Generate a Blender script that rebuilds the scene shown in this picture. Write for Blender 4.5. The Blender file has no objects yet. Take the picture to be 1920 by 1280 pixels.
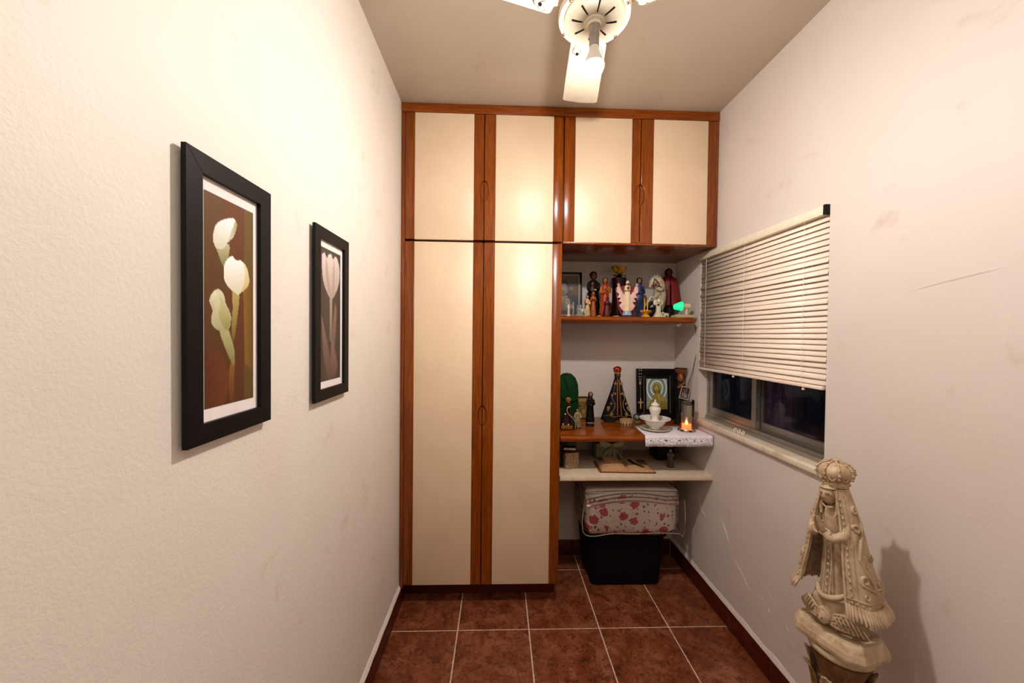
import bpy, bmesh, math, random
import numpy as np
from mathutils import Vector, Matrix
random.seed(7)
pi = math.pi; R = math.radians
sc = bpy.context.scene
COL = sc.collection

def lin(c):
    if isinstance(c, str):
        c = [int(c[i:i+2], 16)/255 for i in (0, 2, 4)]
    return tuple((v/12.92 if v <= .04045 else ((v+.055)/1.055)**2.4) for v in c)

# ---------------------------------------------------------------- room dimensions (metres)
XL, XR, YN, YB, HC = -.509, 1.140, -1.5, 2.390, 2.596     # left, right, near, far wall, ceiling
LX, LY, LZ = .267, 1.113, 2.215                            # the fan's light bulb

# ---------------------------------------------------------------- camera
cam_d = bpy.data.cameras.new('camera'); cam = bpy.data.objects.new('camera', cam_d); COL.objects.link(cam)
cam_d.sensor_width = 36; cam_d.sensor_fit = 'HORIZONTAL'; cam_d.lens = 36*700/1920; cam_d.clip_start = .02
fw = Vector((.03388227, .9992845, -.01680691)); rt = Vector((.99937384, -.03370419, .01076831)); up = Vector((-.01019415, .01716125, .99980077))
cam.matrix_world = Matrix(((rt.x, up.x, -fw.x, 0), (rt.y, up.y, -fw.y, 0), (rt.z, up.z, -fw.z, 1.42), (0, 0, 0, 1)))
sc.camera = cam
# ---------------------------------------------------------------- world, lamps, exposure
w = bpy.data.worlds.new('night'); sc.world = w; w.use_nodes = True
w.node_tree.nodes['Background'].inputs[0].default_value = (.02, .022, .03, 1); w.node_tree.nodes['Background'].inputs[1].default_value = .15
BULB_POWER = 1150.0
def lamp(name, typ, loc, energy, color, size=.1, rot=(0, 0, 0)):
    l = bpy.data.lights.new(name, typ); l.energy = energy; l.color = color
    if typ == 'AREA': l.shape = 'DISK'; l.size = size
    else: l.shadow_soft_size = size
    o = bpy.data.objects.new(name, l); o.location = loc; o.rotation_euler = rot; COL.objects.link(o); return o
lamp('hall_ceiling_light', 'POINT', (.32, -.30, 2.36), 12, (1, .95, .90), .26)      # the adjoining hall's lamp, behind the camera
sc.view_settings.view_transform = 'Standard'; sc.view_settings.look = 'None'
sc.view_settings.gamma = 1; sc.view_settings.use_curve_mapping = False
sc.view_settings.exposure = 0.42

# ================================================================ helpers
def tag(o, label=None, cat=None, group=None, kind=None):
    if label: o['label'] = label
    if cat: o['category'] = cat
    if group: o['group'] = group
    if kind: o['kind'] = kind
    return o
def root(name, label, cat, loc=(0, 0, 0), rz=0, group=None, kind=None):
    o = bpy.data.objects.new(name, None); o.empty_display_size = .05
    o.location = loc; o.rotation_euler = (0, 0, rz); COL.objects.link(o)
    return tag(o, label, cat, group, kind)

def catmull(pts, n):
    P = [Vector(p) for p in pts]
    if len(P) < 3: return [P[0].lerp(P[-1], i/n) for i in range(n+1)]
    Q = [P[0]*2-P[1]] + P + [P[-1]*2-P[-2]]; out = []
    segs = len(P)-1
    for i in range(n+1):
        u = i/n*segs; k = min(int(u), segs-1); t = u-k
        a, b, c, d = Q[k:k+4]
        out.append(.5*((2*b)+(c-a)*t+(2*a-5*b+4*c-d)*t*t+(3*b-a-3*c+d)*t**3))
    return out

class MB:
    def __init__(s): s.v = []; s.f = []; s.c = {}; s.M = None
    def add(s, vs, fs):
        n = len(s.v)
        s.v += [tuple(s.M @ Vector(p)) if s.M else tuple(p) for p in vs]; s.f += [[i+n for i in f] for f in fs]; return s
    def box(s, x0, x1, y0, y1, z0, z1):
        v = [(x, y, z) for z in (z0, z1) for y in (y0, y1) for x in (x0, x1)]
        return s.add(v, [(0, 2, 3, 1), (4, 5, 7, 6), (0, 1, 5, 4), (2, 6, 7, 3), (0, 4, 6, 2), (1, 3, 7, 5)])
    def grid(s, P, closeu=False, closev=False):
        nu, nv = len(P), len(P[0]); vs = [p for r in P for p in r]; fs = []
        for i in range(nu if closeu else nu-1):
            for j in range(nv if closev else nv-1):
                a, b = i*nv+j, i*nv+(j+1) % nv; c, d = ((i+1) % nu)*nv+(j+1) % nv, ((i+1) % nu)*nv+j
                fs.append((a, b, c, d))
        return s.add(vs, fs)
    def tube(s, pts, r, n=8, sm=0, cap=True, flat=1, upv=(0, 0, 1)):
        if sm: 
            k = len(pts); rr = r if isinstance(r, (list, tuple)) else [r]*k
            P = catmull(pts, sm); RR = [rr[min(int(i/sm*(k-1)), k-2)]*(1-(i/sm*(k-1)-min(int(i/sm*(k-1)), k-2)))+rr[min(int(i/sm*(k-1)), k-2)+1]*(i/sm*(k-1)-min(int(i/sm*(k-1)), k-2)) for i in range(sm+1)]
        else:
            P = [Vector(p) for p in pts]; RR = r if isinstance(r, (list, tuple)) else [r]*len(P)
        rings = []; ref = Vector(upv)
        for i, p in enumerate(P):
            d = (P[min(i+1, len(P)-1)]-P[max(i-1, 0)])
            d = d.normalized() if d.length > 1e-9 else Vector((0, 0, 1))
            if abs(d.dot(ref)) > .95: ref = Vector((1, 0, 0)) if abs(d.x) < .9 else Vector((0, 1, 0))
            a = d.cross(ref).normalized(); b = a.cross(d)
            ref = b
            rings.append([p+RR[i]*(math.cos(2*pi*k/n)*a+flat*math.sin(2*pi*k/n)*b) for k in range(n)])
        s.grid(rings, closev=True)
        if cap:
            m = len(s.v); base = m-n*len(P)
            s.f.append(list(range(base, base+n))[::-1]); s.f.append(list(range(m-n, m)))
        return s
    def lathe(s, prof, n=24, c=(0, 0, 0), sx=1, sy=1, fold=None, cap=True):
        P = []
        for (r, z) in prof:
            row = []
            for k in range(n):
                a = 2*pi*k/n; q = r*(fold(a, z) if fold else 1)
                row.append((c[0]+sx*q*math.cos(a), c[1]+sy*q*math.sin(a), c[2]+z))
            P.append(row)
        s.grid(P, closev=True)
        if cap:
            m = len(s.v); b = m-n*len(P); s.f.append(list(range(b, b+n))); s.f.append(list(range(m-n, m)))
        return s
    def ball(s, c, r, n=12, m=8, rx=1, ry=1, rz=1, fn=None):
        P = []
        for i in range(m+1):
            t = pi*i/m; row = []
            for k in range(n):
                a = 2*pi*k/n; d = Vector((math.sin(t)*math.cos(a), math.sin(t)*math.sin(a), -math.cos(t)))
                if i in (0, m): d = Vector((0, 0, -1 if i == 0 else 1))
                q = fn(d) if fn else Vector((d.x, d.y, d.z))
                row.append((c[0]+r*rx*q[0], c[1]+r*ry*q[1], c[2]+r*rz*q[2]))
            P.append(row)
        return s.grid(P, closev=True)
    def prism(s, poly, y0, y1, ax='y', off=(0, 0, 0)):
        n = len(poly)
        def mk(p, d):
            if ax == 'y': q = (p[0], d, p[1])
            elif ax == 'z': q = (p[0], p[1], d)
            else: q = (d, p[0], p[1])
            return (q[0]+off[0], q[1]+off[1], q[2]+off[2])
        vs = [mk(p, y0) for p in poly]+[mk(p, y1) for p in poly]
        return s.add(vs, [list(range(n))[::-1], list(range(n, 2*n))]+[(i, (i+1) % n, n+(i+1) % n, n+i) for i in range(n)])
    def build(s, name, mat, parent=None, loc=(0, 0, 0), rot=(0, 0, 0), bevel=0, smooth=35, seg=2, clean=True, sub=0):
        me = bpy.data.meshes.new(name); me.from_pydata(s.v, [], s.f)
        bm = bmesh.new(); bm.from_mesh(me)
        if clean:
            bmesh.ops.remove_doubles(bm, verts=bm.verts, dist=1e-6)
            bmesh.ops.recalc_face_normals(bm, faces=bm.faces)
        if bevel: bmesh.ops.bevel(bm, geom=bm.edges[:], offset=bevel, segments=seg, affect='EDGES', profile=.5, clamp_overlap=True)
        bm.to_mesh(me); bm.free()
        if smooth: me.shade_smooth(); me.set_sharp_from_angle(angle=R(smooth))
        me.materials.append(mat)
        o = bpy.data.objects.new(name, me); o.location = loc; o.rotation_euler = rot
        if parent: o.parent = parent
        COL.objects.link(o)
        if sub: m = o.modifiers.new('s', 'SUBSURF'); m.levels = m.render_levels = sub
        return o

def copy_tree(o, parent=None):
    c = o.copy(); COL.objects.link(c)
    if parent: c.parent = parent
    for ch in [x for x in bpy.data.objects if x.parent == o]: copy_tree(ch, c)
    return c

# ---------------------------------------------------------------- materials
class NT:
    def __init__(s, name):
        s.m = bpy.data.materials.new(name); s.m.use_nodes = True; s.t = s.m.node_tree; s.b = s.t.nodes['Principled BSDF']
    def n(s, typ, **kw):
        x = s.t.nodes.new(typ)
        for k, v in kw.items():
            if k.startswith('i_'): x.inputs[k[2:].replace('_', ' ')].default_value = v
            else: setattr(x, k, v)
        return x
    def l(s, a, b): s.t.links.new(a, b)
    def coord(s, scale=(1, 1, 1), kind='Object'):
        tc = s.n('ShaderNodeTexCoord'); mp = s.n('ShaderNodeMapping'); mp.inputs['Scale'].default_value = scale
        s.l(tc.outputs[kind], mp.inputs['Vector']); return mp.outputs['Vector']
    def noise(s, vec, scale, detail=4, rough=.55, dist=0):
        x = s.n('ShaderNodeTexNoise'); s.l(vec, x.inputs['Vector']); x.inputs['Scale'].default_value = scale
        x.inputs['Detail'].default_value = detail; x.inputs['Roughness'].default_value = rough; x.inputs['Distortion'].default_value = dist; return x.outputs['Fac']
    def ramp(s, fac, stops, interp='LINEAR'):
        x = s.n('ShaderNodeValToRGB'); x.color_ramp.interpolation = interp; e = x.color_ramp.elements
        while len(e) > 1: e.remove(e[-1])
        e[0].position = stops[0][0]; e[0].color = (*lin(stops[0][1]), 1)
        for p, c in stops[1:]:
            q = e.new(p); q.color = (*lin(c), 1)
        s.l(fac, x.inputs['Fac']); return x.outputs['Color']
    def mix(s, f, a, b, mode='MIX'):
        x = s.n('ShaderNodeMix', data_type='RGBA', blend_type=mode)
        for sock, v in ((x.inputs['Factor'], f), (x.inputs[6], a), (x.inputs[7], b)):
            if hasattr(v, 'is_linked') or hasattr(v, 'links'): s.l(v, sock)
            elif isinstance(v, str): sock.default_value = (*lin(v), 1)
            else: sock.default_value = v
        return x.outputs[2]
    def base(s, c):
        if isinstance(c, str): s.b.inputs['Base Color'].default_value = (*lin(c), 1)
        else: s.l(c, s.b.inputs['Base Color'])
    def bump(s, fac, st=.3, d=.002):
        x = s.n('ShaderNodeBump'); x.inputs['Strength'].default_value = st; x.inputs['Distance'].default_value = d
        s.l(fac, x.inputs['Height']); s.l(x.outputs['Normal'], s.b.inputs['Normal'])
    def setp(s, **kw):
        for k, v in kw.items(): s.b.inputs[k.replace('_', ' ')].default_value = v
        return s.m
_mc = {}
def pm(col, rough=.5, metal=0, var=.12, coat=0, scale=40, bump=0):
    key = (col, rough, metal, var, coat, scale, bump)
    if key in _mc: return _mc[key]
    t = NT('paint_'+col); v = t.coord(); f = t.noise(v, scale, 3)
    c = np.array([int(col[i:i+2], 16)/255 for i in (0, 2, 4)])
    a = tuple(np.clip(c*(1-var), 0, 1)); b = tuple(np.clip(c*(1+var*.6), 0, 1))
    t.base(t.ramp(f, [(.3, a), (.7, b)]))
    if bump: t.bump(f, .5, bump)
    if c.max() < .28: t.b.inputs['Specular IOR Level'].default_value = .18
    _mc[key] = t.setp(Roughness=rough, Metallic=metal, Coat_Weight=coat, Coat_Roughness=.15); return _mc[key]

def wall_mat(name, c1, c2, c3, bs=.25):
    t = NT(name); v = t.coord()
    big = t.noise(v, 1.6, 3); mid = t.noise(v, 7, 5, .6, .4); fine = t.noise(v, 160, 3)
    c = t.ramp(big, [(.3, c1), (.5, c2), (.72, c3)])
    st = t.ramp(mid, [(.62, (1, 1, 1)), (.78, (.93, .9, .87))])
    t.base(t.mix(1.0, c, st, 'MULTIPLY'))
    md = t.n('ShaderNodeMath', operation='MULTIPLY_ADD'); t.l(mid, md.inputs[0]); md.inputs[1].default_value = 1.6; t.l(fine, md.inputs[2])
    t.bump(md.outputs[0], bs, .0025)
    return t.setp(Roughness=.55)
M = {}
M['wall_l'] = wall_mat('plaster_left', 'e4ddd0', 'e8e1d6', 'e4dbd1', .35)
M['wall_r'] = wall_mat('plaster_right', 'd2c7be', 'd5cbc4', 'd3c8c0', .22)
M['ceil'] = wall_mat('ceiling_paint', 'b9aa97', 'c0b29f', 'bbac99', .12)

def wood(name, dark, mid, light, rough=.22, along='z', sc_=1):
    t = NT(name)
    s3 = {'z': (26, 26, 1.1), 'x': (1.1, 26, 26)}[along]
    v = t.coord(tuple(a*sc_ for a in s3)); f = t.noise(v, 1.6, 6, .62, .6); g = t.noise(v, 9, 3)
    c = t.ramp(f, [(.28, dark), (.5, mid), (.74, light)])
    g2 = t.ramp(g, [(.35, (.8, .78, .75)), (.6, (1, 1, 1))])
    t.base(t.mix(1.0, c, g2, 'MULTIPLY')); t.bump(g, .05, .0005)
    return t.setp(Roughness=rough, Coat_Weight=.2, Coat_Roughness=.12, Specular_IOR_Level=.35)
M['wood'] = wood('cherry_wood_upright', '6c2e01', '864003', '9a4e04')
M['woodx'] = wood('cherry_wood_level', '723202', '8c4202', 'a25204', .2, 'x')
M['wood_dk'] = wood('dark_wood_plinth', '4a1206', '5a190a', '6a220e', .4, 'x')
M['cream'] = (lambda t: (t.base(t.ramp(t.noise(t.coord(), 5, 3), [(.3, 'e0c8a8'), (.7, 'e6cfb0')])), t.bump(t.noise(t.coord(), 30, 2), .02, .001), t.setp(Roughness=.42))[-1])(NT('cream_laminate'))
M['white_shelf'] = pm('d8c6ac', .45, 0, .04)
t = NT('terracotta_tile'); v = t.coord(); oi = t.n('ShaderNodeObjectInfo')
va = t.n('ShaderNodeVectorMath', operation='ADD'); cr = t.n('ShaderNodeCombineXYZ'); mm = t.n('ShaderNodeMath', operation='MULTIPLY'); t.l(oi.outputs['Random'], mm.inputs[0]); mm.inputs[1].default_value = 40
t.l(mm.outputs[0], cr.inputs[0]); t.l(mm.outputs[0], cr.inputs[1]); t.l(v, va.inputs[0]); t.l(cr.outputs[0], va.inputs[1]); vv = va.outputs[0]
f1 = t.noise(vv, 9, 8, .68, .9); f2 = t.noise(vv, 38, 5, .6, 1.5)
c = t.ramp(f1, [(.3, '5a2812'), (.48, '7a4024'), (.66, '965c42')]); d = t.ramp(f2, [(.36, (.55, .45, .4)), (.5, (1, 1, 1))])
t.base(t.mix(.8, c, d, 'MULTIPLY')); t.bump(f2, .25, .0015); M['tile'] = t.setp(Roughness=.36)
M['grout'] = pm('dcc4b2', .8, 0, .15, 0, 60)
t = NT('baseboard_tile'); f = t.noise(t.coord(), 14, 6, .6, .5); t.base(t.ramp(f, [(.3, '3c0f08'), (.7, '5a1c10')])); M['base'] = t.setp(Roughness=.35)
M['alu'] = (lambda t: (t.base(t.ramp(t.noise(t.coord((200, 4, 200)), 1, 3), [(.3, '9a948c'), (.7, 'b5b0a8')])), t.setp(Roughness=.32, Metallic=.85))[-1])(NT('aluminium'))
M['marble'] = (lambda t: (t.base(t.ramp(t.noise(t.coord(), 12, 6, .6, 1), [(.3, 'b8a58c'), (.45, 'd6c8b2'), (.7, 'e0d5c4')])), t.setp(Roughness=.3))[-1])(NT('marble'))
M['black'] = pm('0c0809', .35, 0, .2); M['blackm'] = pm('06050a', .6)
M['frame'] = pm('060405', .5, 0, .2); M['frame'].node_tree.nodes['Principled BSDF'].inputs['Specular IOR Level'].default_value = .2
M['fanw'] = pm('e4dac2', .3, 0, .03); M['gold'] = pm('e8b040', .28, .55); M['steel'] = pm('c9c4bb', .2, 1, .03)
M['stone'] = (lambda t: (t.base(t.ramp(t.noise(t.coord(), 22, 7, .65, .8), [(.28, '8a6c4c'), (.45, 'b09678'), (.62, 'c4ae90'), (.8, 'd2c0a6')])), t.bump(t.noise(t.coord(), 120, 4), .35, .0012), t.setp(Roughness=.6))[-1])(NT('antiqued_plaster'))
M['stone_d'] = (lambda t: (t.base(t.ramp(t.noise(t.coord(), 25, 6, .65, .8), [(.3, '54381d'), (.5, '7a5833'), (.75, '95734a')])), t.bump(t.noise(t.coord(), 90, 4), .5, .002), t.setp(Roughness=.7))[-1])(NT('antiqued_brown_plaster'))
M['porc'] = pm('e9e2d8', .12, 0, .02, .6)
def glass(name, tint=(1, 1, 1), fac=.12, rough=.02):
    t = NT(name); nt = t.t; nt.nodes.remove(t.b)
    tr = t.n('ShaderNodeBsdfTransparent'); tr.inputs[0].default_value = (*tint, 1); gl = t.n('ShaderNodeBsdfGlossy'); gl.inputs['Roughness'].default_value = rough
    fr = t.n('ShaderNodeFresnel'); fr.inputs[0].default_value = 1.45; ad = t.n('ShaderNodeMath', operation='MULTIPLY_ADD'); t.l(fr.outputs[0], ad.inputs[0]); ad.inputs[1].default_value = (.10 if name == 'window_glass' else .9); ad.inputs[2].default_value = fac*.3
    mx = t.n('ShaderNodeMixShader'); t.l(ad.outputs[0], mx.inputs[0]); t.l(tr.outputs[0], mx.inputs[1]); t.l(gl.outputs[0], mx.inputs[2]); t.l(mx.outputs[0], nt.nodes['Material Output'].inputs[0]); return t.m
M['pane'] = glass('window_glass', (.75, .75, .8), .0); M['glass'] = glass('clear_glass', (.95, .93, .9), .2); M['plastic'] = glass('clear_plastic', (1, 1, 1), .05, .12)
def emit(name, col, st):
    t = NT(name); t.base(col); t.b.inputs['Emission Color'].default_value = (*lin(col), 1); t.b.inputs['Emission Strength'].default_value = st; return t.m
M['bulb'] = emit('glowing_bulb', 'fff6f0', BULB_POWER)
M['green_glow'] = emit('green_glow', '18d884', 1.0); M['flame'] = emit('candle_flame', 'ffa858', 5)
M['wax'] = (lambda t: (t.base('f4c0a0'), t.b.inputs['Emission Color'].__setattr__('default_value', (*lin('ff8040'), 1)), t.setp(Emission_Strength=1.0, Roughness=.5))[-1])(NT('lit_wax'))
t = NT('printed_picture'); a = t.n('ShaderNodeAttribute'); a.attribute_name = 'Col'; t.l(a.outputs['Color'], t.b.inputs['Base Color']); M['print'] = t.setp(Roughness=.45)

# flat artwork: rasterised in numpy, stored per vertex of a fine flat grid
class Art:
    def __init__(s, w, h, corners, bg):
        s.w, s.h = w, h; s.im = np.zeros((h+1, w+1, 3)); s.im[:] = lin(bg)
        U, V = np.meshgrid(np.arange(w+1)/w, np.arange(h+1)/h); s.U, s.V = U, V      # V down
        src = [(0, 0), (1, 0), (1, 1), (0, 1)]; A = []
        for (u, v), (x, y) in zip(src, corners):
            A.append([u, v, 1, 0, 0, 0, -x*u, -x*v, -x]); A.append([0, 0, 0, u, v, 1, -y*u, -y*v, -y])
        Hm = np.linalg.svd(np.array(A, float))[2][-1].reshape(3, 3)
        q = np.stack([U, V, np.ones_like(U)], -1) @ Hm.T; s.X, s.Y = q[..., 0]/q[..., 2], q[..., 1]/q[..., 2]
    def inside(s, P):
        m = np.zeros(s.X.shape, bool); n = len(P)
        for i in range(n):
            (x0, y0), (x1, y1) = P[i], P[(i+1) % n]
            if y0 == y1: continue
            c = ((y0 > s.Y) != (y1 > s.Y)) & (s.X < (x1-x0)*(s.Y-y0)/(y1-y0)+x0); m ^= c
        return m
    def poly(s, P, col, col2=None, ax=(1, 0), smooth=0):
        if smooth: P = [(p.x, p.y) for p in catmull([(x, y, 0) for x, y in P]+[(P[0][0], P[0][1], 0)], smooth)]
        m = s.inside(P); c = np.array(lin(col))
        if col2:
            k = s.X*ax[0]+s.Y*ax[1]; kk = k[m]
            if kk.size: t_ = ((k-kk.min())/(np.ptp(kk)+1e-9))[..., None]; s.im = np.where(m[..., None], c*(1-t_)+np.array(lin(col2))*t_, s.im)
        else: s.im[m] = c
    def ell(s, cx, cy, rx, ry, col, ring=None):
        d = ((s.X-cx)/rx)**2+((s.Y-cy)/ry)**2; m = d < 1
        if ring: m &= d > ring*ring
        s.im[m] = lin(col)
    def speck(s, amt, seed=1):
        r = np.random.RandomState(seed); s.im *= 1+amt*(r.rand(*s.X.shape, 1)-.5)
    def build(s, name, parent, P00, du, dv):
        # P00 = top-left corner, du along width, dv downwards
        P00, du, dv = Vector(P00), Vector(du), Vector(dv); vs = []
        for j in range(s.h+1):
            for i in range(s.w+1): vs.append(P00+du*(i/s.w)+dv*(j/s.h))
        fs = [(j*(s.w+1)+i, (j+1)*(s.w+1)+i, (j+1)*(s.w+1)+i+1, j*(s.w+1)+i+1) for j in range(s.h) for i in range(s.w)]
        me = bpy.data.meshes.new(name); me.from_pydata(vs, [], fs); me.materials.append(M['print'])
        a = me.color_attributes.new('Col', 'FLOAT_COLOR', 'POINT')
        d = np.ones((len(vs), 4)); d[:, :3] = np.clip(s.im, 0, 1).reshape(-1, 3); a.data.foreach_set('color', d.ravel())
        o = bpy.data.objects.new(name, me); o.parent = parent; COL.objects.link(o); return o

# ================================================================ room shell
def structure(o): o['kind'] = 'structure'; return o
T = .12
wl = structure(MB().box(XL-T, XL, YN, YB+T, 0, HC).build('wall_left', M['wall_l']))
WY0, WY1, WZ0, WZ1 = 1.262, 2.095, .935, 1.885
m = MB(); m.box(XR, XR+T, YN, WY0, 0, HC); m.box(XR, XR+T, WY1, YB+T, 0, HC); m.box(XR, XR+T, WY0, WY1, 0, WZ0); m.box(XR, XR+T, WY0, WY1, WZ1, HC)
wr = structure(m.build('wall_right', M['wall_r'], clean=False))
structure(MB().box(XL, XR, YB, YB+T, 0, HC).build('wall_far', M['wall_r']))
m = MB(); m.box(XL, -.05, YN-T, YN, 0, HC); m.box(.80, XR, YN-T, YN, 0, HC); m.box(-.05, .80, YN-T, YN, 2.1, HC)
structure(m.build('wall_near', M['wall_r'], clean=False))
structure(MB().box(-.05, .80, YN-.08, YN-.04, 0, 2.1).build('door_1', M['cream'], bevel=.004))
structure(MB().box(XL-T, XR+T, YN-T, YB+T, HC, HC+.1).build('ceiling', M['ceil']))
fl = structure(MB().box(XL-T, XR+T, YN-T, YB+T, -.1, -.0015).build('floor', M['grout']))
TX = [XL]+[-.186+.343*k for k in range(4)]+[XR]; TY = [YB, 2.2315, 1.7777, 1.3239, .8701, .4163, -.0375, -.4913, -.9451, -1.3989, YN]
for j in range(len(TY)-1):
    for i in range(len(TX)-1):
        x0, x1, y1, y0 = TX[i], TX[i+1], TY[j], TY[j+1]; g = .0030
        MB().box(-(x1-x0)/2+g, (x1-x0)/2-g, -(y1-y0)/2+g, (y1-y0)/2-g, -.0015, 0).build('tile', M['tile'], fl, loc=((x0+x1)/2, (y0+y1)/2, 0), smooth=0)
BH, BT = .098, .009
def skirting(name, cuts, x0, x1, ax):
    r = root(name, None, None, (0, 0, 0), kind='structure')
    for a, b in zip(cuts[:-1], cuts[1:]):
        mb = MB()
        if ax == 'y': mb.box(x0, x1, a+.001, b-.001, .0005, BH)
        else: mb.box(a+.001, b-.001, x0, x1, .0005, BH)
        mb.build('tile', M['base'], r, bevel=.001)
    return r
skirting('baseboard_left', [YN, -.94, -.49, -.04, .416, .87, 1.324, 1.7777, 2.04], XL, XL+BT, 'y')
br = skirting('baseboard_right', [YN, -.9, -.45, 0, .416, .87, 1.16, 1.33, 1.49, 1.65, 1.7777, 2.2315, YB-BT], XR-BT, XR, 'y')
skirting('baseboard_far', [.34, .5, .843, XR-BT-.001], YB-BT, YB, 'x')
# rough plaster lip sitting on the skirting tiles
def lip(name, x, side, y0, y1, parent, mat):
    P = []; n = 70; rnd = random.Random(3)
    for i in range(n+1):
        y = y0+(y1-y0)*i/n; d = .010+.002*rnd.random(); h = .006+.007*rnd.random()
        P.append([(x, y, BH), (x+side*d, y, BH+.0005), (x+side*d*.8, y, BH+h*.45), (x+side*.003, y, BH+h+.008), (x, y, BH+h+.010)])
    return MB().grid(P).build(name, mat, parent, smooth=60)
lip('plaster_lip', XL, 1, -.2, 2.03, wl, M['wall_l']); lip('plaster_lip', XR, -1, .2, 2.38, wr, M['wall_r'])
# peeling paint on the right wall
def flake(pts, h=.006, wd=.012):
    P = []; n = 14; C = catmull([(0, a, b) for a, b in pts], n)
    for i, p in enumerate(C):
        k = math.sin(pi*i/n)**.6; hh = .45*h*k*(1+.3*math.sin(i*2.3)); ww = 1.4*wd*k
        P.append([(XR+.0005, p.y+ww*.4, p.z+ww), (XR-hh*.35, p.y+ww*.2, p.z+ww*.5), (XR-hh, p.y, p.z), (XR+.0005, p.y-.0015, p.z-.001)])
    MB().grid(P).build('paint_flake', M['wall_r'], wr, smooth=60)
flake([(1.86, .50), (1.83, .47), (1.80, .44), (1.785, .40)], .007, .02)
flake([(1.75, .352), (1.70, .33), (1.67, .315), (1.63, .277)], .006, .012)
flake([(1.56, .375), (1.52, .35), (1.47, .32)], .003, .02)
flake([(1.555, .305), (1.54, .295)], .004, .006); flake([(1.512, .285), (1.50, .275)], .006, .009); flake([(1.415, .285), (1.40, .277)], .004, .006)
flake([(2.09, .50), (2.04, .46), (1.99, .43)], .005, .015); flake([(2.30, .22), (2.2, .15), (2.1, .14)], .003, .02)
flake([(1.02, 1.55), (.9, 1.57), (.80, 1.585)], .0015, .01)

# ================================================================ window, sill, blind
win = root('window_1', None, None, (XR, 0, 0), kind='structure')
X0 = .048
m = MB(); m.box(X0, X0+.062, WY0, WY0+.022, .962, WZ1); m.box(X0, X0+.062, WY1-.022, WY1, .962, WZ1); m.box(X0, X0+.062, WY0, WY1, WZ1-.03, WZ1); m.box(X0-.006, X0+.062, WY0, WY1, .962, .978)
for x in (.0, .026, .052): m.box(X0+x, X0+x+.004, WY0+.022, WY1-.022, .978, .994)
m.build('window_frame', M['alu'], win, clean=False)
def sash(y0, y1, x):
    m = MB(); s = .03; z0, z1 = .986, WZ1-.03
    m.box(x, x+.02, y0, y0+s, z0, z1); m.box(x, x+.02, y1-s, y1, z0, z1); m.box(x, x+.02, y0+s, y1-s, z0, z0+.042); m.box(x, x+.02, y0+s, y1-s, z1-.04, z1)
    o = m.build('sash', M['alu'], win, clean=False)
    MB().box(x+.008, x+.012, y0+s, y1-s, z0+.042, z1-.04).build('pane', M['pane'], o)
sash(1.69, 2.074, X0+.006); sash(1.284, 1.712, X0+.032)
# reveal lining
m = MB(); m.box(-.001, X0, WY1-.004, WY1+.0, .962, WZ1); m.build('reveal', M['wall_r'], win)
o = MB().box(-.016, X0, WY0-.008, WY1+.002, .932, .962).build('window_sill', M['marble'], win, bevel=.008, seg=3)
for y, wh_ in ((1.765, 'farthest'), (1.735, 'middle'), (1.705, 'nearest')):
    m = MB(); m.tube([(0, .008*math.cos(a), .009*math.sin(a)) for a in [2*pi*i/14 for i in range(15)]], .0022, 6, cap=False)
    tag(m.build('cord_ring', M['fanw'], None, loc=(XR+.006, y, .9731), rot=(0, R(20), 0)), 'small white plastic ring on the window sill, %s of the three from the camera' % wh_, 'ring', 'cord rings on the window sill')
# blind
bl = root('venetian_blind', 'white slatted venetian blind lowered halfway over the window', 'blind', (XR+.006, 0, 0))
m = MB(); m.box(-.022, .018, WY0+.004, WY1-.002, 1.852, 1.884); m.build('headrail', M['fanw'], bl, bevel=.003)
MB().box(-.024, .020, WY0+.0, WY0+.010, 1.850, 1.886).build('end_cap', M['black'], bl, bevel=.002)
mslat = (lambda t: (t.base('ecdac8'), t.setp(Roughness=.4, Subsurface_Weight=0))[-1])(NT('blind_slat'))
N = 29; zt, zb_ = 1.842, 1.266; first = None
for i in range(N):
    z = zt-(zt-zb_)*i/(N-1)
    if first is None:
        P = []; tl = R(70)
        for y in (WY0+.003, WY1-.006):
            row = []
            for k in range(7):
                q = (k/6-.5)*.025; c = .0026*(1-(2*q/.025)**2)
                row.append((-math.cos(tl)*q-c*math.sin(tl), y, -math.sin(tl)*q*-1*-1 + c*math.cos(tl)*-1))
            P.append(row)
        mb = MB(); mb.grid(P)
        first = mb.build('slat', mslat, bl, loc=(0, 0, z), smooth=60)
        md = first.modifiers.new('t', 'SOLIDIFY'); md.thickness = .0006
    else:
        c = first.copy(); COL.objects.link(c); c.location = (0, 0, z); c.rotation_euler = (0, R(random.uniform(-1.2, 1.2)), R(random.uniform(-.1, .1)))
m = MB(); m.box(-.014, .014, WY0+.008, WY1-.006, 1.238, 1.252); m.build('bottom_rail', mslat, bl, bevel=.004)
for y in (1.36, 1.70, 2.02):
    m = MB(); m.tube([(-.014, y, 1.86), (-.0145, y, 1.24)], .0009, 5); m.tube([(.014, y, 1.86), (.0145, y, 1.24)], .0009, 5); m.build('ladder_cord', mslat, bl)
for y in (1.36, 1.78): MB().lathe([(.002, 0), (.006, .002), (.004, .012), (.001, .016)], 10, (-.004, y, 1.226)).build('cord_plug', mslat, bl)
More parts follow.
